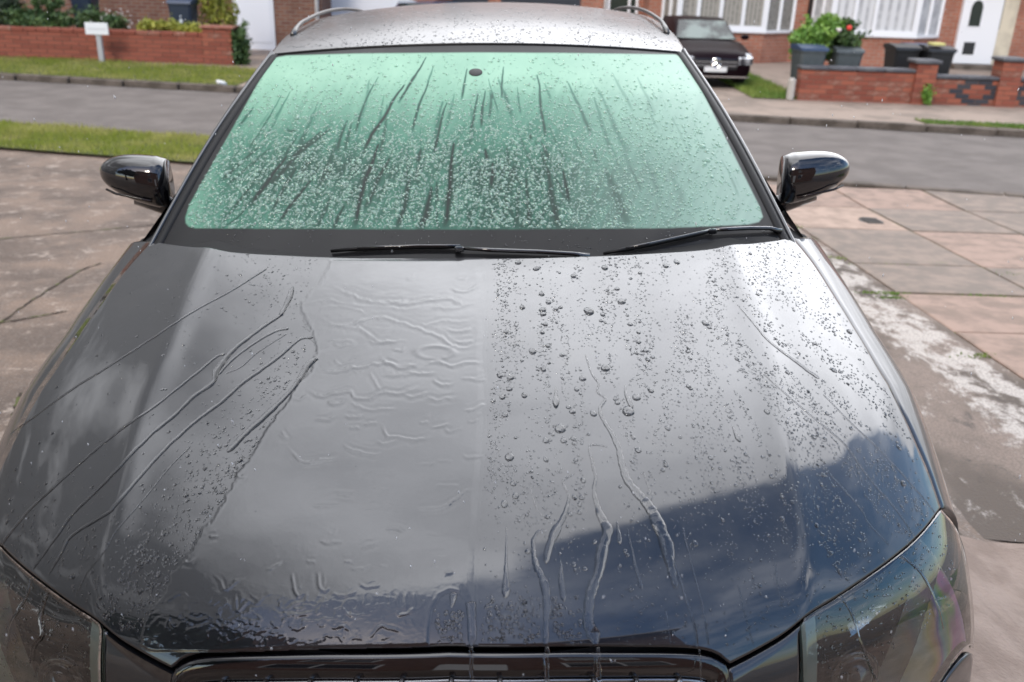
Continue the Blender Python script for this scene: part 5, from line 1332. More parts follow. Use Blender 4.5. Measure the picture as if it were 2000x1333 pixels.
# droplets on the windscreen
cand = np.stack([rng.uniform(365, 1490, 36000), rng.uniform(104, 446, 36000)], 1)
ok = inpoly(cand[:, 0], cand[:, 1], glassP)
cv = (cand[:, 1]-104)/343; cu = (cand[:, 0]-362)/1128
den = .20 + .88*np.clip((cv-.12)/.35, 0, 1)
den *= np.clip(1.15-np.clip((cu-.60)/.36, 0, 1)*1.0, .12, 1)*(.55+.9*fbm(cand[:, 0]/26, cand[:, 1]/20, 41))
den *= .45 + .55*np.clip((cu+.03 - (1-cv)*.05)/.10, 0, 1)
for pts, wd, st in streaks:
    d, f = segdist(cand[:, 0], cand[:, 1], np.array(pts)); den *= np.where(d < wd*.8+.6, 1-.9*min(1, st), 1)
ok &= rng.random(len(cand)) < den*.70
cand = cand[ok]; rad = (1.1+rng.gamma(1.6, .48, len(cand)))*(.75+.35*np.clip((cand[:, 1]-104)/343*1.5, 0, 1)); rad = np.clip(rad, .9, 6.0)
domes('water_droplets', cand, rad, .50, M['dropgreen'], surf_glass, 'thousands of tiny droplets covering the green tinted windscreen', seg=8, rings=2, wobv=.05)
gl_ = cand[rng.random(len(cand)) < .11]; gl_ = gl_ + rng.normal(0, 2, gl_.shape); gl_ = gl_[inpoly(gl_[:, 0], gl_[:, 1], glassP)]  # extra drops whose glint is painted as a pale, mostly opaque base colour
domes('water_droplets', gl_, rng.uniform(1.2, 2.7, len(gl_)), .7, pmat('painted_glint_drop', (.42, .66, .53), .06, IOR=1.33, Transmission_Weight=.3), surf_glass, 'paler round drops with glints painted into their colour all over the green windscreen', seg=8, rings=2, wobv=.03)
nb_ = 260; c2 = np.stack([rng.uniform(340, 1520, nb_), rng.uniform(448, 492, nb_)], 1); k2 = fbm(c2[:, 0]/30, c2[:, 1]/12, 4) > .46
domes('water_droplets', c2[k2], rng.uniform(1.0, 2.2, k2.sum()), .45, M['water'], surf_glass, 'sparse small droplets on the black band along the bottom of the windscreen')

# the film of water lying on the left middle of the bonnet
z1 = lambda L_: [(200+a/2.5, 480+b/2.5) for a, b in L_]
z4 = lambda L_: [(200+a/2.5, 1000+b/2.5) for a, b in L_]
filmP = [(646, 506), (622, 545), (585, 590), (600, 640), (612, 690), (600, 725), (585, 745), (555, 790), (520, 840), (480, 900), (445, 955), (410, 1015), (372, 1070), (330, 1130), (300, 1180), (285, 1215), (268, 1262), (300, 1275), (420, 1275), (600, 1268), (800, 1264), (838, 1262), (840, 1225), (846, 1190), (860, 1166), (878, 1157), (893, 1160), (908, 1172), (912, 1200), (910, 1263), (934, 1263), (933, 1180), (934, 1100), (940, 980), (950, 860), (953, 760), (949, 690), (953, 640), (950, 600), (952, 560), (946, 506)]
ripples = [(z1(p_), a_) for p_, a_ in [
 ([(960, 292), (1090, 273), (1200, 290), (1380, 302), (1520, 322)], .5), ([(1120, 205), (1220, 245), (1330, 280), (1500, 285), (1640, 262), (1700, 260), (1760, 288), (1850, 285)], 1.),
 ([(1060, 345), (1100, 375), (1170, 390), (1260, 375), (1360, 350), (1430, 370), (1530, 405), (1640, 440), (1700, 490), (1770, 500), (1880, 480)], 1.1), ([(1040, 385), (1240, 405), (1340, 465), (1420, 470), (1520, 465)], .9),
 ([(1020, 600), (1110, 625), (1230, 600), (1380, 575), (1440, 600), (1500, 600), (1560, 560)], 1.2), ([(980, 695), (1060, 735), (1140, 725), (1210, 710), (1230, 740), (1300, 750), (1360, 720), (1450, 725), (1560, 685)], 1.1),
 ([(1350, 540), (1400, 580), (1480, 590), (1540, 585)], 1.), ([(1560, 585), (1640, 568), (1700, 590), (1780, 575), (1870, 570)], 1.), ([(1610, 650), (1660, 685), (1720, 680)], 1.), ([(1580, 740), (1640, 755), (1730, 740)], .7),
 ([(1200, 740), (1250, 790), (1330, 805), (1440, 795)], .8), ([(900, 985), (980, 1060), (1060, 1050), (1160, 1040)], 1.), ([(1170, 970), (1230, 1005), (1320, 1025), (1370, 1015)], 1.), ([(1360, 860), (1390, 930), (1450, 940), (1530, 955), (1610, 935)], 1.),
 ([(1760, 815), (1820, 800), (1880, 770)], .9), ([(1600, 890), (1650, 885), (1700, 868)], .9), ([(1530, 1290), (1680, 1270), (1760, 1210), (1810, 1185)], 1.), ([(1130, 1215), (1240, 1225)], .7), ([(1320, 1195), (1400, 1190)], .7), ([(640, 1100), (670, 1130), (710, 1125)], .7),
 ([(1540, 400), (1600, 385), (1690, 372), (1800, 372)], .6), ([(1050, 330), (1100, 300), (1220, 310), (1300, 340)], .5), ([(1130, 560), (1170, 590)], .8), ([(1000, 520), (1120, 500), (1250, 480)], .5), ([(1300, 620), (1340, 680), (1360, 710)], .7),
 ([(870, 905), (900, 940), (860, 930)], .7), ([(1120, 480), (1180, 495), (1240, 488)], .6), ([(1880, 640), (1800, 650), (1740, 655)], .5), ([(1840, 850), (1780, 870)], .5)]]
ripples += [(z4(p_), a_) for p_, a_ in [
 ([(320, 215), (350, 255), (390, 235), (420, 248), (460, 230)], 1.), ([(520, 130), (565, 120)], .9), ([(540, 310), (575, 335), (600, 385), (650, 340), (700, 320)], 1.), ([(925, 300), (940, 380), (960, 410), (985, 395)], 1.2), ([(1055, 290), (1060, 360), (1085, 390), (1110, 370)], 1.2),
 ([(800, 290), (880, 245)], .8), ([(830, 480), (880, 500), (950, 505), (1040, 490)], 1.2), ([(1250, 350), (1300, 368), (1360, 355)], 1.), ([(1110, 400), (1180, 410), (1240, 390)], .8), ([(1430, 490), (1460, 505), (1530, 470)], 1.2), ([(1380, 92), (1430, 85), (1480, 102)], 1.),
 ([(1260, 178), (1300, 165), (1350, 145)], .8), ([(1180, 248), (1220, 240)], .9), ([(1670, 300), (1715, 302)], 1.), ([(300, 450), (380, 400), (430, 425)], 1.), ([(650, 400), (660, 480), (720, 430)], 1.2), ([(1170, 460), (1200, 500), (1235, 500)], 1.), ([(900, 480), (930, 460), (980, 440)], 1.),
 ([(1400, 390), (1405, 470)], .6), ([(1440, 390), (1442, 480)], .6), ([(1480, 395), (1482, 480)], .6), ([(1520, 395), (1528, 470)], .6), ([(1100, 545), (1130, 565), (1180, 560), (1220, 600)], .8), ([(1300, 620), (1360, 560), (1400, 570), (1480, 590)], 1.), ([(1180, 565), (1180, 620)], .8),
 ([(540, 520), (580, 560), (640, 540)], .8), ([(400, 500), (450, 530), (520, 525)], .9), ([(230, 560), (280, 520), (330, 540), (360, 600)], .8), ([(820, 540), (860, 570)], .8)]]
for k in range(46):
    x0_ = rnd.uniform(560, 930); y0_ = rnd.uniform(530, 1120); x0_ = max(x0_, 620-(y0_-560)*.5 if y0_ > 760 else 640); ln = rnd.uniform(14, 70); sg_l = rnd.uniform(-4, 7)
    ripples.append(([(x0_, y0_), (x0_+ln*.3, y0_+sg_l), (x0_+ln*.7, y0_+sg_l*rnd.uniform(.2, 1)), (x0_+ln, y0_+rnd.uniform(-8, 4))], rnd.uniform(.3, .85)*(1.2 if y0_ < 860 else .8)))
px_step = 1.9
fx = np.arange(258, 962, px_step); fy = np.arange(500, 1280, px_step)
FX, FY = np.meshgrid(fx, fy, indexing='ij')
wob = (fbm(FX/22, FY/22, 61)-.5)*22 + (fbm(FX/6, FY/6, 62)-.5)*6
inside = inpoly(FX + wob*(FX < 700), FY, filmP)
sdf, _ = segdist(FX + wob*(FX < 700), FY, filmP + filmP[:1])
inside &= ~inpoly(FX, FY, [(845, 1268), (845, 1200), (868, 1162), (900, 1163), (909, 1200), (909, 1268)])
Hh = np.where(inside, 1.0, 0)*np.clip(sdf/np.where(FX > 900, 20, 7), 0, 1)**.6*.45 + np.where(inside & (FX < 900), .10*np.exp(-((sdf-5)/3.5)**2), 0)      # mm
for pts, a_ in ripples:
    pp = smooth_poly(np.array(pts), 26) if len(pts) > 2 else np.array(pts)
    x0b, x1b, y0b, y1b = pp[:, 0].min()-40, pp[:, 0].max()+40, pp[:, 1].min()-45, pp[:, 1].max()+40
    ii = np.where((fx > x0b) & (fx < x1b))[0]; jj = np.where((fy > y0b) & (fy < y1b))[0]
    if not len(ii) or not len(jj): continue
    sx = FX[ii[0]:ii[-1]+1, jj[0]:jj[-1]+1]; sy = FY[ii[0]:ii[-1]+1, jj[0]:jj[-1]+1]
    wj = (fbm(sx/13, sy/13, 77)-.5)*8
    d, f = segdist(sx, sy+wj, pp)
    # signed: above the line the sheet rises slowly, below it drops and rings
    yl = np.interp(sx, *(lambda o: (pp[o, 0], pp[o, 1]))(np.argsort(pp[:, 0])))
    sg_ = np.sign(sy+wj - yl); dd = d*sg_
    env = np.clip(f*5, 0, 1)*np.clip((1-f)*5, 0, 1)
    amp = .30*a_*np.interp(pp[:, 1].mean(), [950, 1150], [1, .55])*(.45+.95*fbm(sx/22, sy/22, 91))
    prof = np.exp(-(dd/2.6)**2) - .35*np.exp(-((dd-7)/4.0)**2) + .28*np.exp(-((dd+11)/3.5)**2) - .2*np.exp(-((dd+5.5)/3)**2) + .12*np.exp(-((dd+19)/4)**2)
    Hh[ii[0]:ii[-1]+1, jj[0]:jj[-1]+1] += amp*env*prof
# the ring
er = np.hypot((FX-850)/36, (FY-690)/12.5); Hh += .42*np.exp(-((er-1)/.24)**2)*np.clip(1.1-(FY-690)/9*.5, .15, 1.2)*(er < 2)
# restless surface near the nose
tw = np.clip((FY-1130)/70, 0, 1)*np.clip((1275-FY)/20, 0, 1)*(1-.6*np.clip((FX-620)/200, 0, 1))
wx = FX + 22*(fbm(FX/40, FY/30, 15)-.5); wy_ = FY + 30*(fbm(FX/36, FY/24, 16)-.5)
nzv = np.abs(fbm(wx/38, wy_/15, 17, 3)-.5); Hh += .15*tw*(np.exp(-(nzv/.05)**2)-.25)
Hh += .10*(fbm(FX/34, FY/9, 19, 3)-.5)*np.clip((820-FY)/200, .1, 1) + .028*(fbm(FX/7, FY/5, 20, 2)-.5)
Hh = np.where(inside, np.maximum(.45 + (Hh-.45)*1.95, .05)*np.clip(sdf/2.5, 0, 1), 0)
idmap = -np.ones(FX.shape, int); VV = []; NN = []
for i in range(FX.shape[0]):
    for j in range(FX.shape[1]):
        if inside[i, j] or (0 < i < FX.shape[0]-1 and 0 < j < FX.shape[1]-1 and inside[i-1:i+2, j-1:j+2].any()):
            h = hit(FX[i, j], FY[i, j])
            if h is None: continue
            idmap[i, j] = len(VV); VV.append(tuple(h[0])); NN.append((*h[1], Hh[i, j]))
VV = np.array(VV); NN = np.array(NN); nrm_ = NN[:, :3]
# smooth analytic normals: use the vertex positions lifted by the local film depth
VV = VV + nrm_*(NN[:, 3:]*1e-3*1.15 + .00035)
a = idmap[:-1, :-1].ravel(); b = idmap[1:, :-1].ravel(); c = idmap[1:, 1:].ravel(); d = idmap[:-1, 1:].ravel()
k_ = (a >= 0) & (b >= 0) & (c >= 0) & (d >= 0)
fl = npmesh('water_film', VV, np.stack([a, b, c, d], 1)[k_][:, ::-1].copy(), M['wet'], None, True, car=True)
tag(fl, 'broad rippling sheet of water spreading over the left middle of the dark bonnet', 'water', kind='stuff')

# rivulets: each one a thing
def rivulet(pts, wd, label, fn=surf, mat=None, hk=.42, wobble=.12, nseg=9, name='water_rivulet', lumpy=0.):
    pts = np.array(pts, float); wd = np.array(wd, float) if not np.isscalar(wd) else np.full(len(pts), float(wd))
    L_ = np.linalg.norm(np.diff(pts, axis=0), axis=1).sum(); n = max(6, int(L_/2.6))
    P = smooth_poly(pts, n) if len(pts) > 2 else resample(pts, n)
    dd = np.concatenate([[0], np.cumsum(np.linalg.norm(np.diff(pts, axis=0), axis=1))]); W2 = np.interp(np.linspace(0, dd[-1], n), dd, wd)
    ph = rng.uniform(0, 50); s_ = np.arange(n)*2.6
    P[:, 0] += (fbm(s_/22+ph, s_*0+ph, 5)-.5)*np.minimum(W2, 5)*.7
    W2 = W2*(1+wobble*2*(fbm(s_/10+ph, s_*0+3, 6)-.5)) + lumpy*W2*(fbm(s_/9+ph, s_*0+9, 7)-.5)
    e = np.arange(n)/n; endk = np.minimum(1, np.sqrt(np.clip((n-1-np.arange(n))*2.6/np.maximum(W2, 1)*1.2, 0, 1))); W2 = W2*np.clip(endk, .12, 1)
    W2[0] *= .3
    H = [fn(*q) for q in P]; K = [i for i, h in enumerate(H) if h is not None]
    if len(K) < 4: return
    C = np.array([H[i][0] for i in K]); Nn = np.array([H[i][1] for i in K]); D = np.array([H[i][2] for i in K]); W3 = W2[K]*D/FPX*.5
    T_ = np.gradient(C, axis=0); T_ /= np.linalg.norm(T_, axis=1, keepdims=True)+1e-9; S_ = np.cross(T_, Nn); S_ /= np.linalg.norm(S_, axis=1, keepdims=True)+1e-9
    V = []
    m_ = nseg
    for k in range(m_):
        th = math.pi*k/(m_-1); off = math.cos(th); hh_ = math.sin(th)**.8
        jit = (1 + (.35*lumpy)*(fbm(np.arange(len(C))/3.+ph, np.full(len(C), k*.7), 12)-.5))
        V.append(C + S_*(off*W3)[:, None] + Nn*(hh_*W3*hk*2*jit + (.0003 if 0 < k < m_-1 else -.0001))[:, None])
    V = np.stack(V, 1).reshape(-1, 3)
    o = npmesh(name, V, gridF(len(C), m_), mat or M['water'], None, True, car=True); tag(o, label, 'water'); return o
RV = [
 ([(520, 525), (452, 568), (372, 612), (292, 665), (200, 724), (129, 769), (20, 849)], 4.5, 'highest thin rivulet on the left of the bonnet, running to the left shut line'),
 ([(440, 692), (425, 696), (400, 716), (360, 748), (300, 796), (252, 828), (200, 868), (117, 941), (52, 1002), (0, 1067)], 6.0, 'second rivulet from the top on the left, starting at a small hook'),
 ([(548, 616), (512, 640), (456, 684), (424, 724), (416, 748), (376, 776), (340, 812), (296, 848), (252, 892), (200, 948), (140, 1006), (108, 1052), (63, 1114)], [7, 9, 10, 13, 9, 9, 9, 9, 8, 8, 7, 6, 4], 'thick braided rivulet on the left, third from the top'),
 ([(564, 642), (536, 648), (488, 676), (448, 708), (428, 732)], 6.0, 'short side branch joining the thick braided rivulet from the film edge'),
 ([(560, 652), (504, 688), (472, 716), (440, 730)], 3.0, 'hair thin branch just below the short side branch'),
 ([(612, 660), (584, 664), (536, 704), (480, 744), (424, 792), (376, 828), (320, 880), (280, 924), (224, 988), (210, 1002), (157, 1034), (133, 1055), (119, 1083), (94, 1122)], [6, 7, 9, 9, 9, 8, 8, 8, 8, 8, 8, 7, 6, 4], 'long smooth rivulet from the film edge, lowest of the thick ones on the left'),
 ([(372, 872), (332, 912), (280, 976), (245, 1016), (224, 1041), (203, 1079), (171, 1118), (147, 1167)], 2.8, 'faint thin rivulet nearest the film on the left'),
 ([(620, 700), (600, 716), (584, 744), (560, 772), (532, 800), (488, 840), (444, 884)], [14, 16, 12, 10, 13, 12, 13], 'lumpy worm of water along the left edge of the film'),
 ([(548, 618), (556, 600), (566, 580), (572, 560)], [8, 10, 12, 8], 'puckered fold of water where the film feeds the left rivulets'),
 ([(1143, 693), (1155, 729), (1169, 750), (1166, 765), (1182, 779), (1172, 798), (1176, 816), (1194, 846), (1209, 880), (1220, 926), (1241, 959), (1267, 988), (1285, 1024), (1303, 1067), (1307, 1096), (1321, 1151)], [2.5, 3, 4, 4, 5, 6, 7, 9, 12, 15, 18, 20, 26, 26, 18, 11], 'longest fat rivulet on the right half, swelling as it slants down to the right'),
 ([(1310, 1085), (1328, 1129), (1339, 1169), (1357, 1227), (1363, 1266)], 4.5, 'thin straight rivulet leaving the tail of the longest fat rivulet'),
 ([(1256, 922), (1267, 955), (1275, 970), (1270, 980)], 2.5, 'tiny hooked thread touching the right side of the longest rivulet'),
 ([(1189, 874), (1170, 870), (1154, 870), (1151, 879), (1158, 912), (1163, 933), (1160, 955), (1169, 995), (1182, 1024), (1187, 1038), (1176, 1075), (1169, 1118), (1154, 1162), (1149, 1212), (1158, 1238), (1165, 1262)], [2, 3, 3.5, 4, 5, 6, 7, 11, 18, 22, 22, 19, 19, 20, 27, 18], 'broad rivulet starting in a thin crook and pouring over the bonnet lip'),
 ([(1122, 926), (1100, 939), (1104, 952), (1112, 970), (1104, 1002), (1085, 1038), (1071, 1075), (1066, 1102)], [2.5, 4, 4, 5, 9, 16, 14, 12], 'stubby rivulet with a bent thin top and a rounded foot'),
 ([(1035, 948), (1046, 988), (1060, 1010), (1078, 1024)], 2.2, 'fine curved thread flowing into the stubby rivulet from the left'),
 ([(1069, 1038), (1053, 1038), (1044, 1050), (1042, 1062), (1047, 1104), (1064, 1143), (1069, 1183), (1066, 1212), (1065, 1262)], [4, 6, 7, 8, 12, 15, 16, 11, 10], 'looping rivulet that arches left out of the stubby one and runs to the lip'),
 ([(989, 1028), (989, 1096), (989, 1133), (988, 1169)], [1.5, 6, 12, 22], 'long spike shaped drip with a wide foot nearest the edge of the film'),
 ([(1095, 1093), (1096, 1136), (1101, 1176)], [1.5, 12, 11], 'short lumpy drip right of the looping rivulet'),
 ([(1204, 1017), (1208, 1040), (1212, 1064)], [1.5, 7, 12], 'short slim teardrop right of the broad rivulet'),
 ([(1226, 1033), (1236, 1085), (1246, 1125), (1252, 1151)], [1.5, 4, 6, 9], 'slim slanting drip between the broad and the longest rivulet'),
 ([(1334, 1031), (1341, 1064), (1357, 1125), (1372, 1183), (1384, 1262)], 3.0, 'thin winding rivulet right of the longest fat rivulet'),
 ([(1442, 1143), (1455, 1201), (1471, 1259)], 2.2, 'hair thin streak low on the right of the bonnet'),
 ([(1300, 1190), (1306, 1225), (1310, 1258)], 2.0, 'short hair thin streak just above the right part of the grille'),
 ([(1440, 595), (1470, 630), (1500, 665), (1545, 700), (1600, 740)], [2, 3, 4, 6, 8], 'dark slanting rivulet in the bright reflection at the upper right'),
 ([(1491, 730), (1534, 769), (1597, 823), (1651, 870), (1694, 929), (1753, 999), (1786, 1048)], 3.2, 'long thin rivulet curving down to the right headlamp'),
 ([(1608, 771), (1671, 835), (1721, 882), (1792, 960), (1828, 1005)], 2.6, 'outermost thin rivulet beside the right shut line'),
 ([(1620, 925), (1682, 995), (1695, 1020), (1737, 1065)], 2.4, 'short thin rivulet inside the long one above the right headlamp'),
 ([(1514, 1100), (1520, 1150), (1528, 1190)], 2.0, 'faint trickle along the right crease of the bonnet'),
 ([(1429, 831), (1438, 848), (1446, 864)], [1.5, 7, 12], 'dark pointed teardrop alone on the right of the bonnet'),
 ([(1085, 756), (1085, 778), (1086, 798)], [2, 10, 16], 'pointed teardrop left of the longest rivulet'),
 ([(1220, 753), (1225, 775), (1236, 800)], [3, 8, 10], 'bent teardrop right of the longest rivulet'),
 ([(920, 1176), (922, 1215), (921, 1262)], [20, 18, 18], 'wide smooth strand dropping from the film edge to the lip'),
 ([(885, 1158), (884, 1170), (881, 1188)], [16, 13, 9], 'small curtain of water hanging inside the arch of the film')]
for r_ in RV: rivulet(r_[0], r_[1], r_[2], lumpy=(.5 if max(np.atleast_1d(r_[1])) > 12 else .15), hk=(.26 if max(np.atleast_1d(r_[1])) > 12 else .29))
# water pouring off the lip
def fall(px, y0, y1, w0, w1, label):
    a = hit(px, y0-2); P0 = Vector(a[0]); pts = []; rr_ = []
    n = 26
    for k in range(n):
        f = k/(n-1); q = P0 + Vector((rng.normal(0, .0006), -.006-.080*min(1, f*1.15), .004-.125*f)); pts.append(q); rr_.append(.5*(w0+(w1-w0)*f)*a[3]/FPX*(.55+.7*float(fbm(np.array([k/2.6+px]), np.array([px*.1]), 3)[0])))
    mb = MB(); mb.tube(pts, rr_, 8); o = mb.build('falling_water', M['water'], None, True, car=True); tag(o, label, 'water')
fall(1067, 1264, 1333, 9, 12, 'thin stream of water falling from the looping rivulet in front of the grille')
fall(1167, 1265, 1333, 9, 13, 'stream of water falling from the broad rivulet in front of the grille')
fall(1365, 1269, 1333, 3, 5, 'thread of water falling near the right end of the grille')
fall(922, 1264, 1300, 9, 4, 'short dribble of water at the foot of the film strand')

_RV = RF(A_, B_).reshape(-1, 3); RBV = BVHTree.FromPolygons([tuple(v) for v in _RV], [tuple(int(k) for k in f) for f in gridF(len(ru), 60)])
def surf_roof(px, py):
    loc, nr, idx, d = RBV.ray_cast(CO, ray_local(px, py))
    if loc is None: return None
    return loc, (nr if nr.z > 0 else -nr), d
rp_ = np.stack([rng.uniform(535, 1330, 1500), 14+80*rng.random(1500)**.8], 1)
domes('water_droplets', rp_, rng.uniform(.8, 2.3, len(rp_)), .45, M['water'], surf_roof, 'beads of water scattered over the car roof', seg=7, rings=2)
# large beads: one by one
BD = [(1060, 606, 8), (1071, 591, 7), (1150, 609, 12), (1214, 590, 9), (1182, 720, 10), (1159, 808, 8), (1040, 687, 9), (1094, 838, 12), (995, 893, 10), (985, 985, 8), (1061, 722, 7), (1098, 694, 6), (1138, 740, 8), (1020, 601, 7), (976, 734, 7), (997, 738, 8), (995, 760, 7), (981, 776, 7), (1024, 773, 7), (986, 811, 7), (1118, 804, 7), (1126, 761, 6),
 (1271, 763, 7), (1243, 777, 9), (1227, 804, 13), (1120, 540, 7), (1181, 524, 8), (1047, 526, 7), (1012, 514, 7), (1066, 861, 7), (1066, 898, 6), (1120, 857, 6), (1101, 861, 7), (1300, 908, 6), (1139, 939, 6), (1007, 969, 7), (1136, 972, 6), (1122, 972, 6), (1132, 986, 5), (1114, 1005, 5), (1132, 1001, 5), (1412, 1017, 4), (1358, 1062, 6), (1411, 1014, 3), (1121, 1103, 5), (1237, 855, 5), (1304, 837, 6), (1247, 668, 6), (1231, 634, 6), (1247, 650, 5),
 (1177, 615, 6), (1174, 627, 5), (1205, 565, 6), (1300, 520, 7), (1322, 513, 7), (1250, 534, 5), (1061, 614, 7), (1058, 575, 7), (1086, 604, 6), (1095, 601, 5), (1065, 634, 6), (1059, 650, 6), (1070, 676, 6), (1202, 780, 5), (1206, 787, 6), (1056, 1137, 0), (988, 649, 6), (988, 1110, 0), (952, 560, 0), (1265, 703, 6), (1243, 690, 5), (1345, 755, 6), (1349, 759, 5), (1378, 632, 8), (1498, 805, 6), (1507, 931, 5), (1608, 928, 5), (1756, 875, 5), (1348, 700, 5), (1385, 640, 5)]
me_cache = []
for v_ in range(4):
    n, seg = 5, 14; V = []; ph = rng.uniform(0, 6, 3)
    for k in range(n):
        th = k/(n-1)*math.pi/2
        for i in range(seg):
            a = 2*math.pi*i/seg; r_ = math.cos(th)**.75*(1+.07*math.sin(2*a+ph[0])+.05*math.sin(3*a+ph[1])); r_ = max(r_, .01)
            V.append((r_*math.cos(a), r_*math.sin(a)*1.12 + .08*math.sin(th), .46*math.sin(th)-.01))
    o = npmesh('tmp', V, [(k*seg+i, k*seg+(i+1) % seg, (k+1)*seg+(i+1) % seg, (k+1)*seg+i) for k in range(n-1) for i in range(seg)] + [tuple((n-1)*seg+i for i in range(seg))], M['water']); me_cache.append(o.data); bpy.data.objects.remove(o)
for k, (px, py, r_) in enumerate(BD):
    if r_ <= 0: continue
    h = surf(px, py)
    if not h: continue
    o = bpy.data.objects.new('water_bead', me_cache[k % 4]); COL.objects.link(o)
    nn = Vector(h[1]); q = nn.to_track_quat('Z', 'Y').to_matrix().to_4x4(); sc_ = .88*r_*h[2]/FPX
    o.matrix_world = T @ Matrix.Translation(h[0]) @ q @ Matrix.Diagonal((sc_, sc_*1.15, sc_, 1))
    big = {(1150, 609): 'large puckered bead high on the right half of the bonnet below the wipers', (1182, 720): 'oval bead just right of the thin start of the longest rivulet', (1094, 838): 'large lumpy bead below the pointed teardrop left of the longest rivulet', (995, 893): 'long drop shaped bead close to the film edge, halfway down the bonnet', (1227, 804): 'broadest bead of all, at the foot of the bent teardrop', (1214, 590): 'big bead highest on the right half, above and right of the puckered one'}.get((px, py))
    if big: tag(o, big, 'water bead', 'large water beads on the right half of the bonnet'); continue
    tag(o, 'round bead of water standing among the fine spray on the right half of the bonnet', 'water bead', 'large water beads on the right half of the bonnet')

# fine spray of drops, right and left of the film
def scatter(n, poly, denf, rf, label, hg=.5, seg=6, rings=1, stretch=True, mat=None):
    P = np.array(poly, float); a = np.stack([rng.uniform(P[:, 0].min(), P[:, 0].max(), n), rng.uniform(P[:, 1].min(), P[:, 1].max(), n)], 1)
    k = inpoly(a[:, 0], a[:, 1], poly); a = a[k]; d = denf(a[:, 0], a[:, 1])
    for r_ in RV:
        w_ = np.max(np.atleast_1d(r_[1])); dd, f = segdist(a[:, 0], a[:, 1], np.array(r_[0])); d = np.where(dd < w_*.5+2.0, 0, d)
    a = a[rng.random(len(a)) < d]; r2 = rf(len(a), a[:, 0], a[:, 1])
    st = np.stack([rng.uniform(.9, 1.25, len(a)), rng.uniform(-.5, .5, len(a))], 1)
    return domes('water_droplets', a, r2, hg, mat or M['water'], surf, label, seg=seg, rings=rings, stretch=st, wobv=.08)
persp = lambda y: .62 + .5*(y-500)/700
rightA = [(960, 507), (1250, 500), (1545, 470), (1600, 535), (1700, 700), (1780, 860), (1830, 985), (1770, 1070), (1650, 1150), (1560, 1210), (1440, 1260), (1380, 1265), (936, 1258), (940, 1100), (958, 760)]
def denR(x, y):
    ang = np.arctan2(y-380, x-1250); rr2 = np.hypot(x-1250, y-380)
    st = fbm(ang*26, rr2/260, 51, 3); right = np.clip((x-1330)/120, 0, 1)*np.clip((y-500)/150, 0, 1)
    stripe = np.clip((st-.47)*9, 0.02, 1)
    vert = np.clip((fbm(x/24, y/170, 52, 3)-.40)*6, .12, 1)
    base = np.clip(1.25-(y-500)/520, .10, 1)*(.35+.8*fbm(x/40, y/40, 53))
    lower = np.where(y > 1000, .35, 1)
    left_strip = np.where(x < 1150, 1.2, 1.0)
    clr = 1.0
    for (cx0, cy0, h_) in ((1086, 756, 110), (1040, 680, 50), (1180, 712, 60), (1150, 600, 90), (1215, 585, 60), (1222, 750, 70), (1095, 830, 50)):
        clr = clr*np.where((np.abs(x-cx0) < 9) & (y < cy0) & (y > cy0-h_), .06, 1)
    return base*(1-right)*vert*left_strip*clr + right*stripe*np.clip(1.5-(y-500)/560, .12, 1)*(.6+.4*base) + .03*lower
scatter(100000, rightA, lambda x, y: denR(x, y)*.36, lambda n, x, y: (.85+rng.gamma(1.6, .30, n))*(.8+.5*persp(y)), 'fine spray of tiny water drops over the right half of the bonnet', .52)
scatter(1500, rightA, lambda x, y: np.clip(denR(x, y), .08, 1)*np.clip(1.25-np.abs(x-1080)/600, .15, 1)*.8, lambda n, x, y: (2.0+rng.gamma(1.5, .9, n))*persp(y)*1.1, 'scattered pea sized drops of water on the right half of the bonnet', .52, seg=9, rings=2)
scatter(700, [(940, 1165), (1135, 1165), (1135, 1256), (938, 1256)], lambda x, y: .28+0*x, lambda n, x, y: rng.uniform(1.8, 5.0, n), 'cluster of flattened drops just above the grille between the film and the broad rivulet', .45, seg=10, rings=2)
scatter(200, [(848, 1190), (905, 1190), (905, 1256), (848, 1256)], lambda x, y: .22+0*x, lambda n, x, y: rng.uniform(1.8, 5.5, n), 'drops inside the dry arch cut into the film above the grille', .45, seg=10, rings=2)
leftA = [(305, 482), (640, 508), (600, 560), (580, 590), (600, 640), (590, 750), (500, 880), (420, 1010), (330, 1140), (275, 1235), (225, 1225), (140, 1150), (10, 1075), (4, 880), (120, 730)]
def denL(x, y):
    d, f = segdist(x, y, [(600, 700), (520, 800), (430, 920), (330, 1080), (250, 1190)]); near = np.exp(-(d/48)**2)
    far = .22*np.clip((x-120)/300, .15, 1)*(.3+fbm(x/30, y/30, 71))
    up = np.exp(-((x-560)/70)**2-((y-560)/55)**2)
    bot = .55*np.clip((y-900)/200, 0, 1)*(.3+fbm(x/18, y/26, 72))
    return np.clip(near*1.1 + far + up*.9 + bot, 0, 1)*np.clip((fbm(x/15, y/15, 73)-.25)*3, .1, 1)
scatter(22000, leftA, lambda x, y: denL(x, y)*.62, lambda n, x, y: (.9+rng.gamma(1.8, .55, n))*persp(y)*1.15, 'fine droplets on the dull left side of the bonnet between the rivulets', .40)
scatter(1500, leftA, lambda x, y: np.clip(denL(x, y), 0, 1)*.7*(y < 960), lambda n, x, y: rng.uniform(2.2, 5., n)*persp(y), 'larger ragged drops along the left edge of the film', .42, seg=8, rings=2)
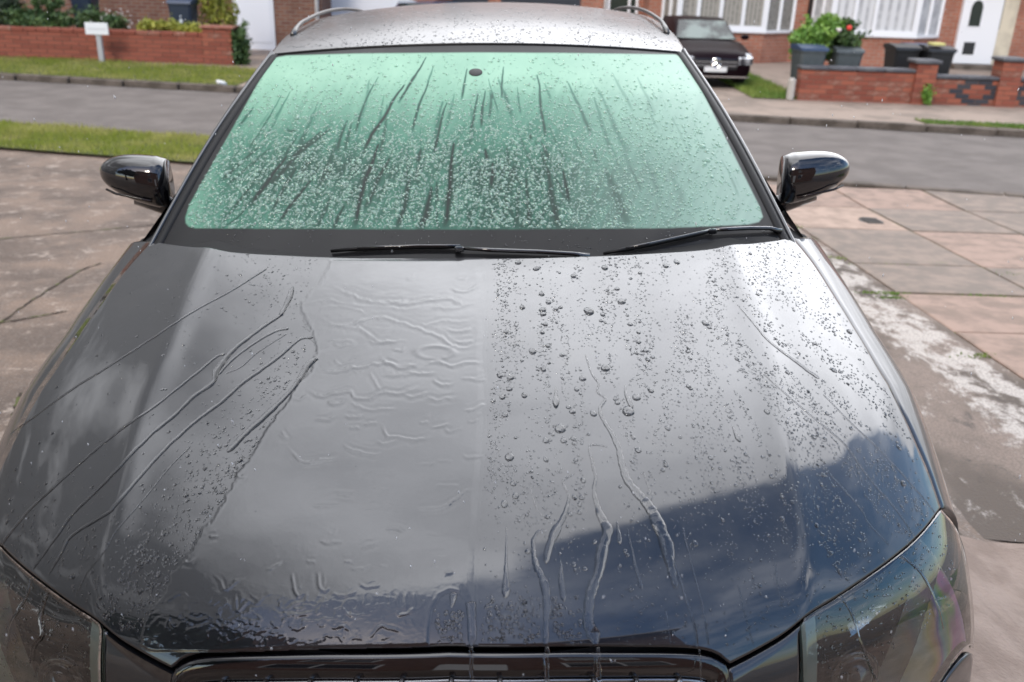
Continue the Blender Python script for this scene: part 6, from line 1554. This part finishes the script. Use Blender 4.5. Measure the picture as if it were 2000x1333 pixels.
# drops on the headlamps
def lampdrops(poly, n, label): scatter(n, poly, lambda x, y: .5*(.3+fbm(x/18, y/18, 81)), lambda n_, x, y: rng.uniform(.9, 2.4, n_), label, .5)
lampdrops([(1580, 1215), (1740, 1105), (1830, 1015), (1868, 1100), (1860, 1180), (1700, 1320), (1580, 1325)], 1500, 'droplets on the clear lens of the right headlamp')
lampdrops([(2, 1085), (190, 1215), (188, 1325), (2, 1325)], 900, 'droplets on the clear lens of the left headlamp')
rivulet([(1640, 1160), (1665, 1200), (1680, 1250), (1700, 1300), (1712, 1330)], 3, 'thin trickle across the inner part of the right headlamp')
rivulet([(1760, 1085), (1800, 1120), (1830, 1180), (1842, 1230)], 3, 'thin trickle down the outer part of the right headlamp')
rivulet([(60, 1128), (48, 1170), (20, 1220), (12, 1260)], 4, 'milky trickle on the outer part of the left headlamp')
rivulet([(90, 1160), (78, 1200), (82, 1240), (66, 1262), (60, 1300)], 6, 'milky trickle down the middle of the left headlamp')
# drops on the roof lip, mirrors left out of reach of the film
# spray hanging in the air round the car
V = []; F = []
n = 210
for k in range(n):
    px, py = rng.uniform(0, 2000), rng.uniform(0, 1333)
    r_ = ray_local(px, py); dist = rng.uniform(1.05, 2.0)
    h = hit(px, py)
    if h and h[3] < dist+.05: dist = h[3]*rng.uniform(.72, .96)
    q = wpix(px, py)
    if q and q[3] < dist+.05: dist = q[3]*rng.uniform(.80, .96)
    c = Vector(CO) + r_*dist; s_ = rng.uniform(.0005, .0011); el = rng.uniform(1.0, 3.2); tl = Vector((rng.normal(0, .25), .1, 1)).normalized(); u = tl.cross(Vector((0, 1, 0))).normalized(); v2 = tl.cross(u)
    b = len(V)
    V += [tuple(c+tl*s_*el), tuple(c+u*s_), tuple(c+v2*s_), tuple(c-u*s_), tuple(c-v2*s_), tuple(c-tl*s_*el)]
    F += [(b, b+1, b+2), (b, b+2, b+3), (b, b+3, b+4), (b, b+4, b+1), (b+5, b+2, b+1), (b+5, b+3, b+2), (b+5, b+4, b+3), (b+5, b+1, b+4)]
o = npmesh('water_spray', V, F, pmat('airborne_water', (.9, .92, .95), .05, IOR=1.33, Transmission_Weight=.35), None, True, car=True); tag(o, 'fine spray of airborne droplets drifting over the car', 'water', kind='stuff')
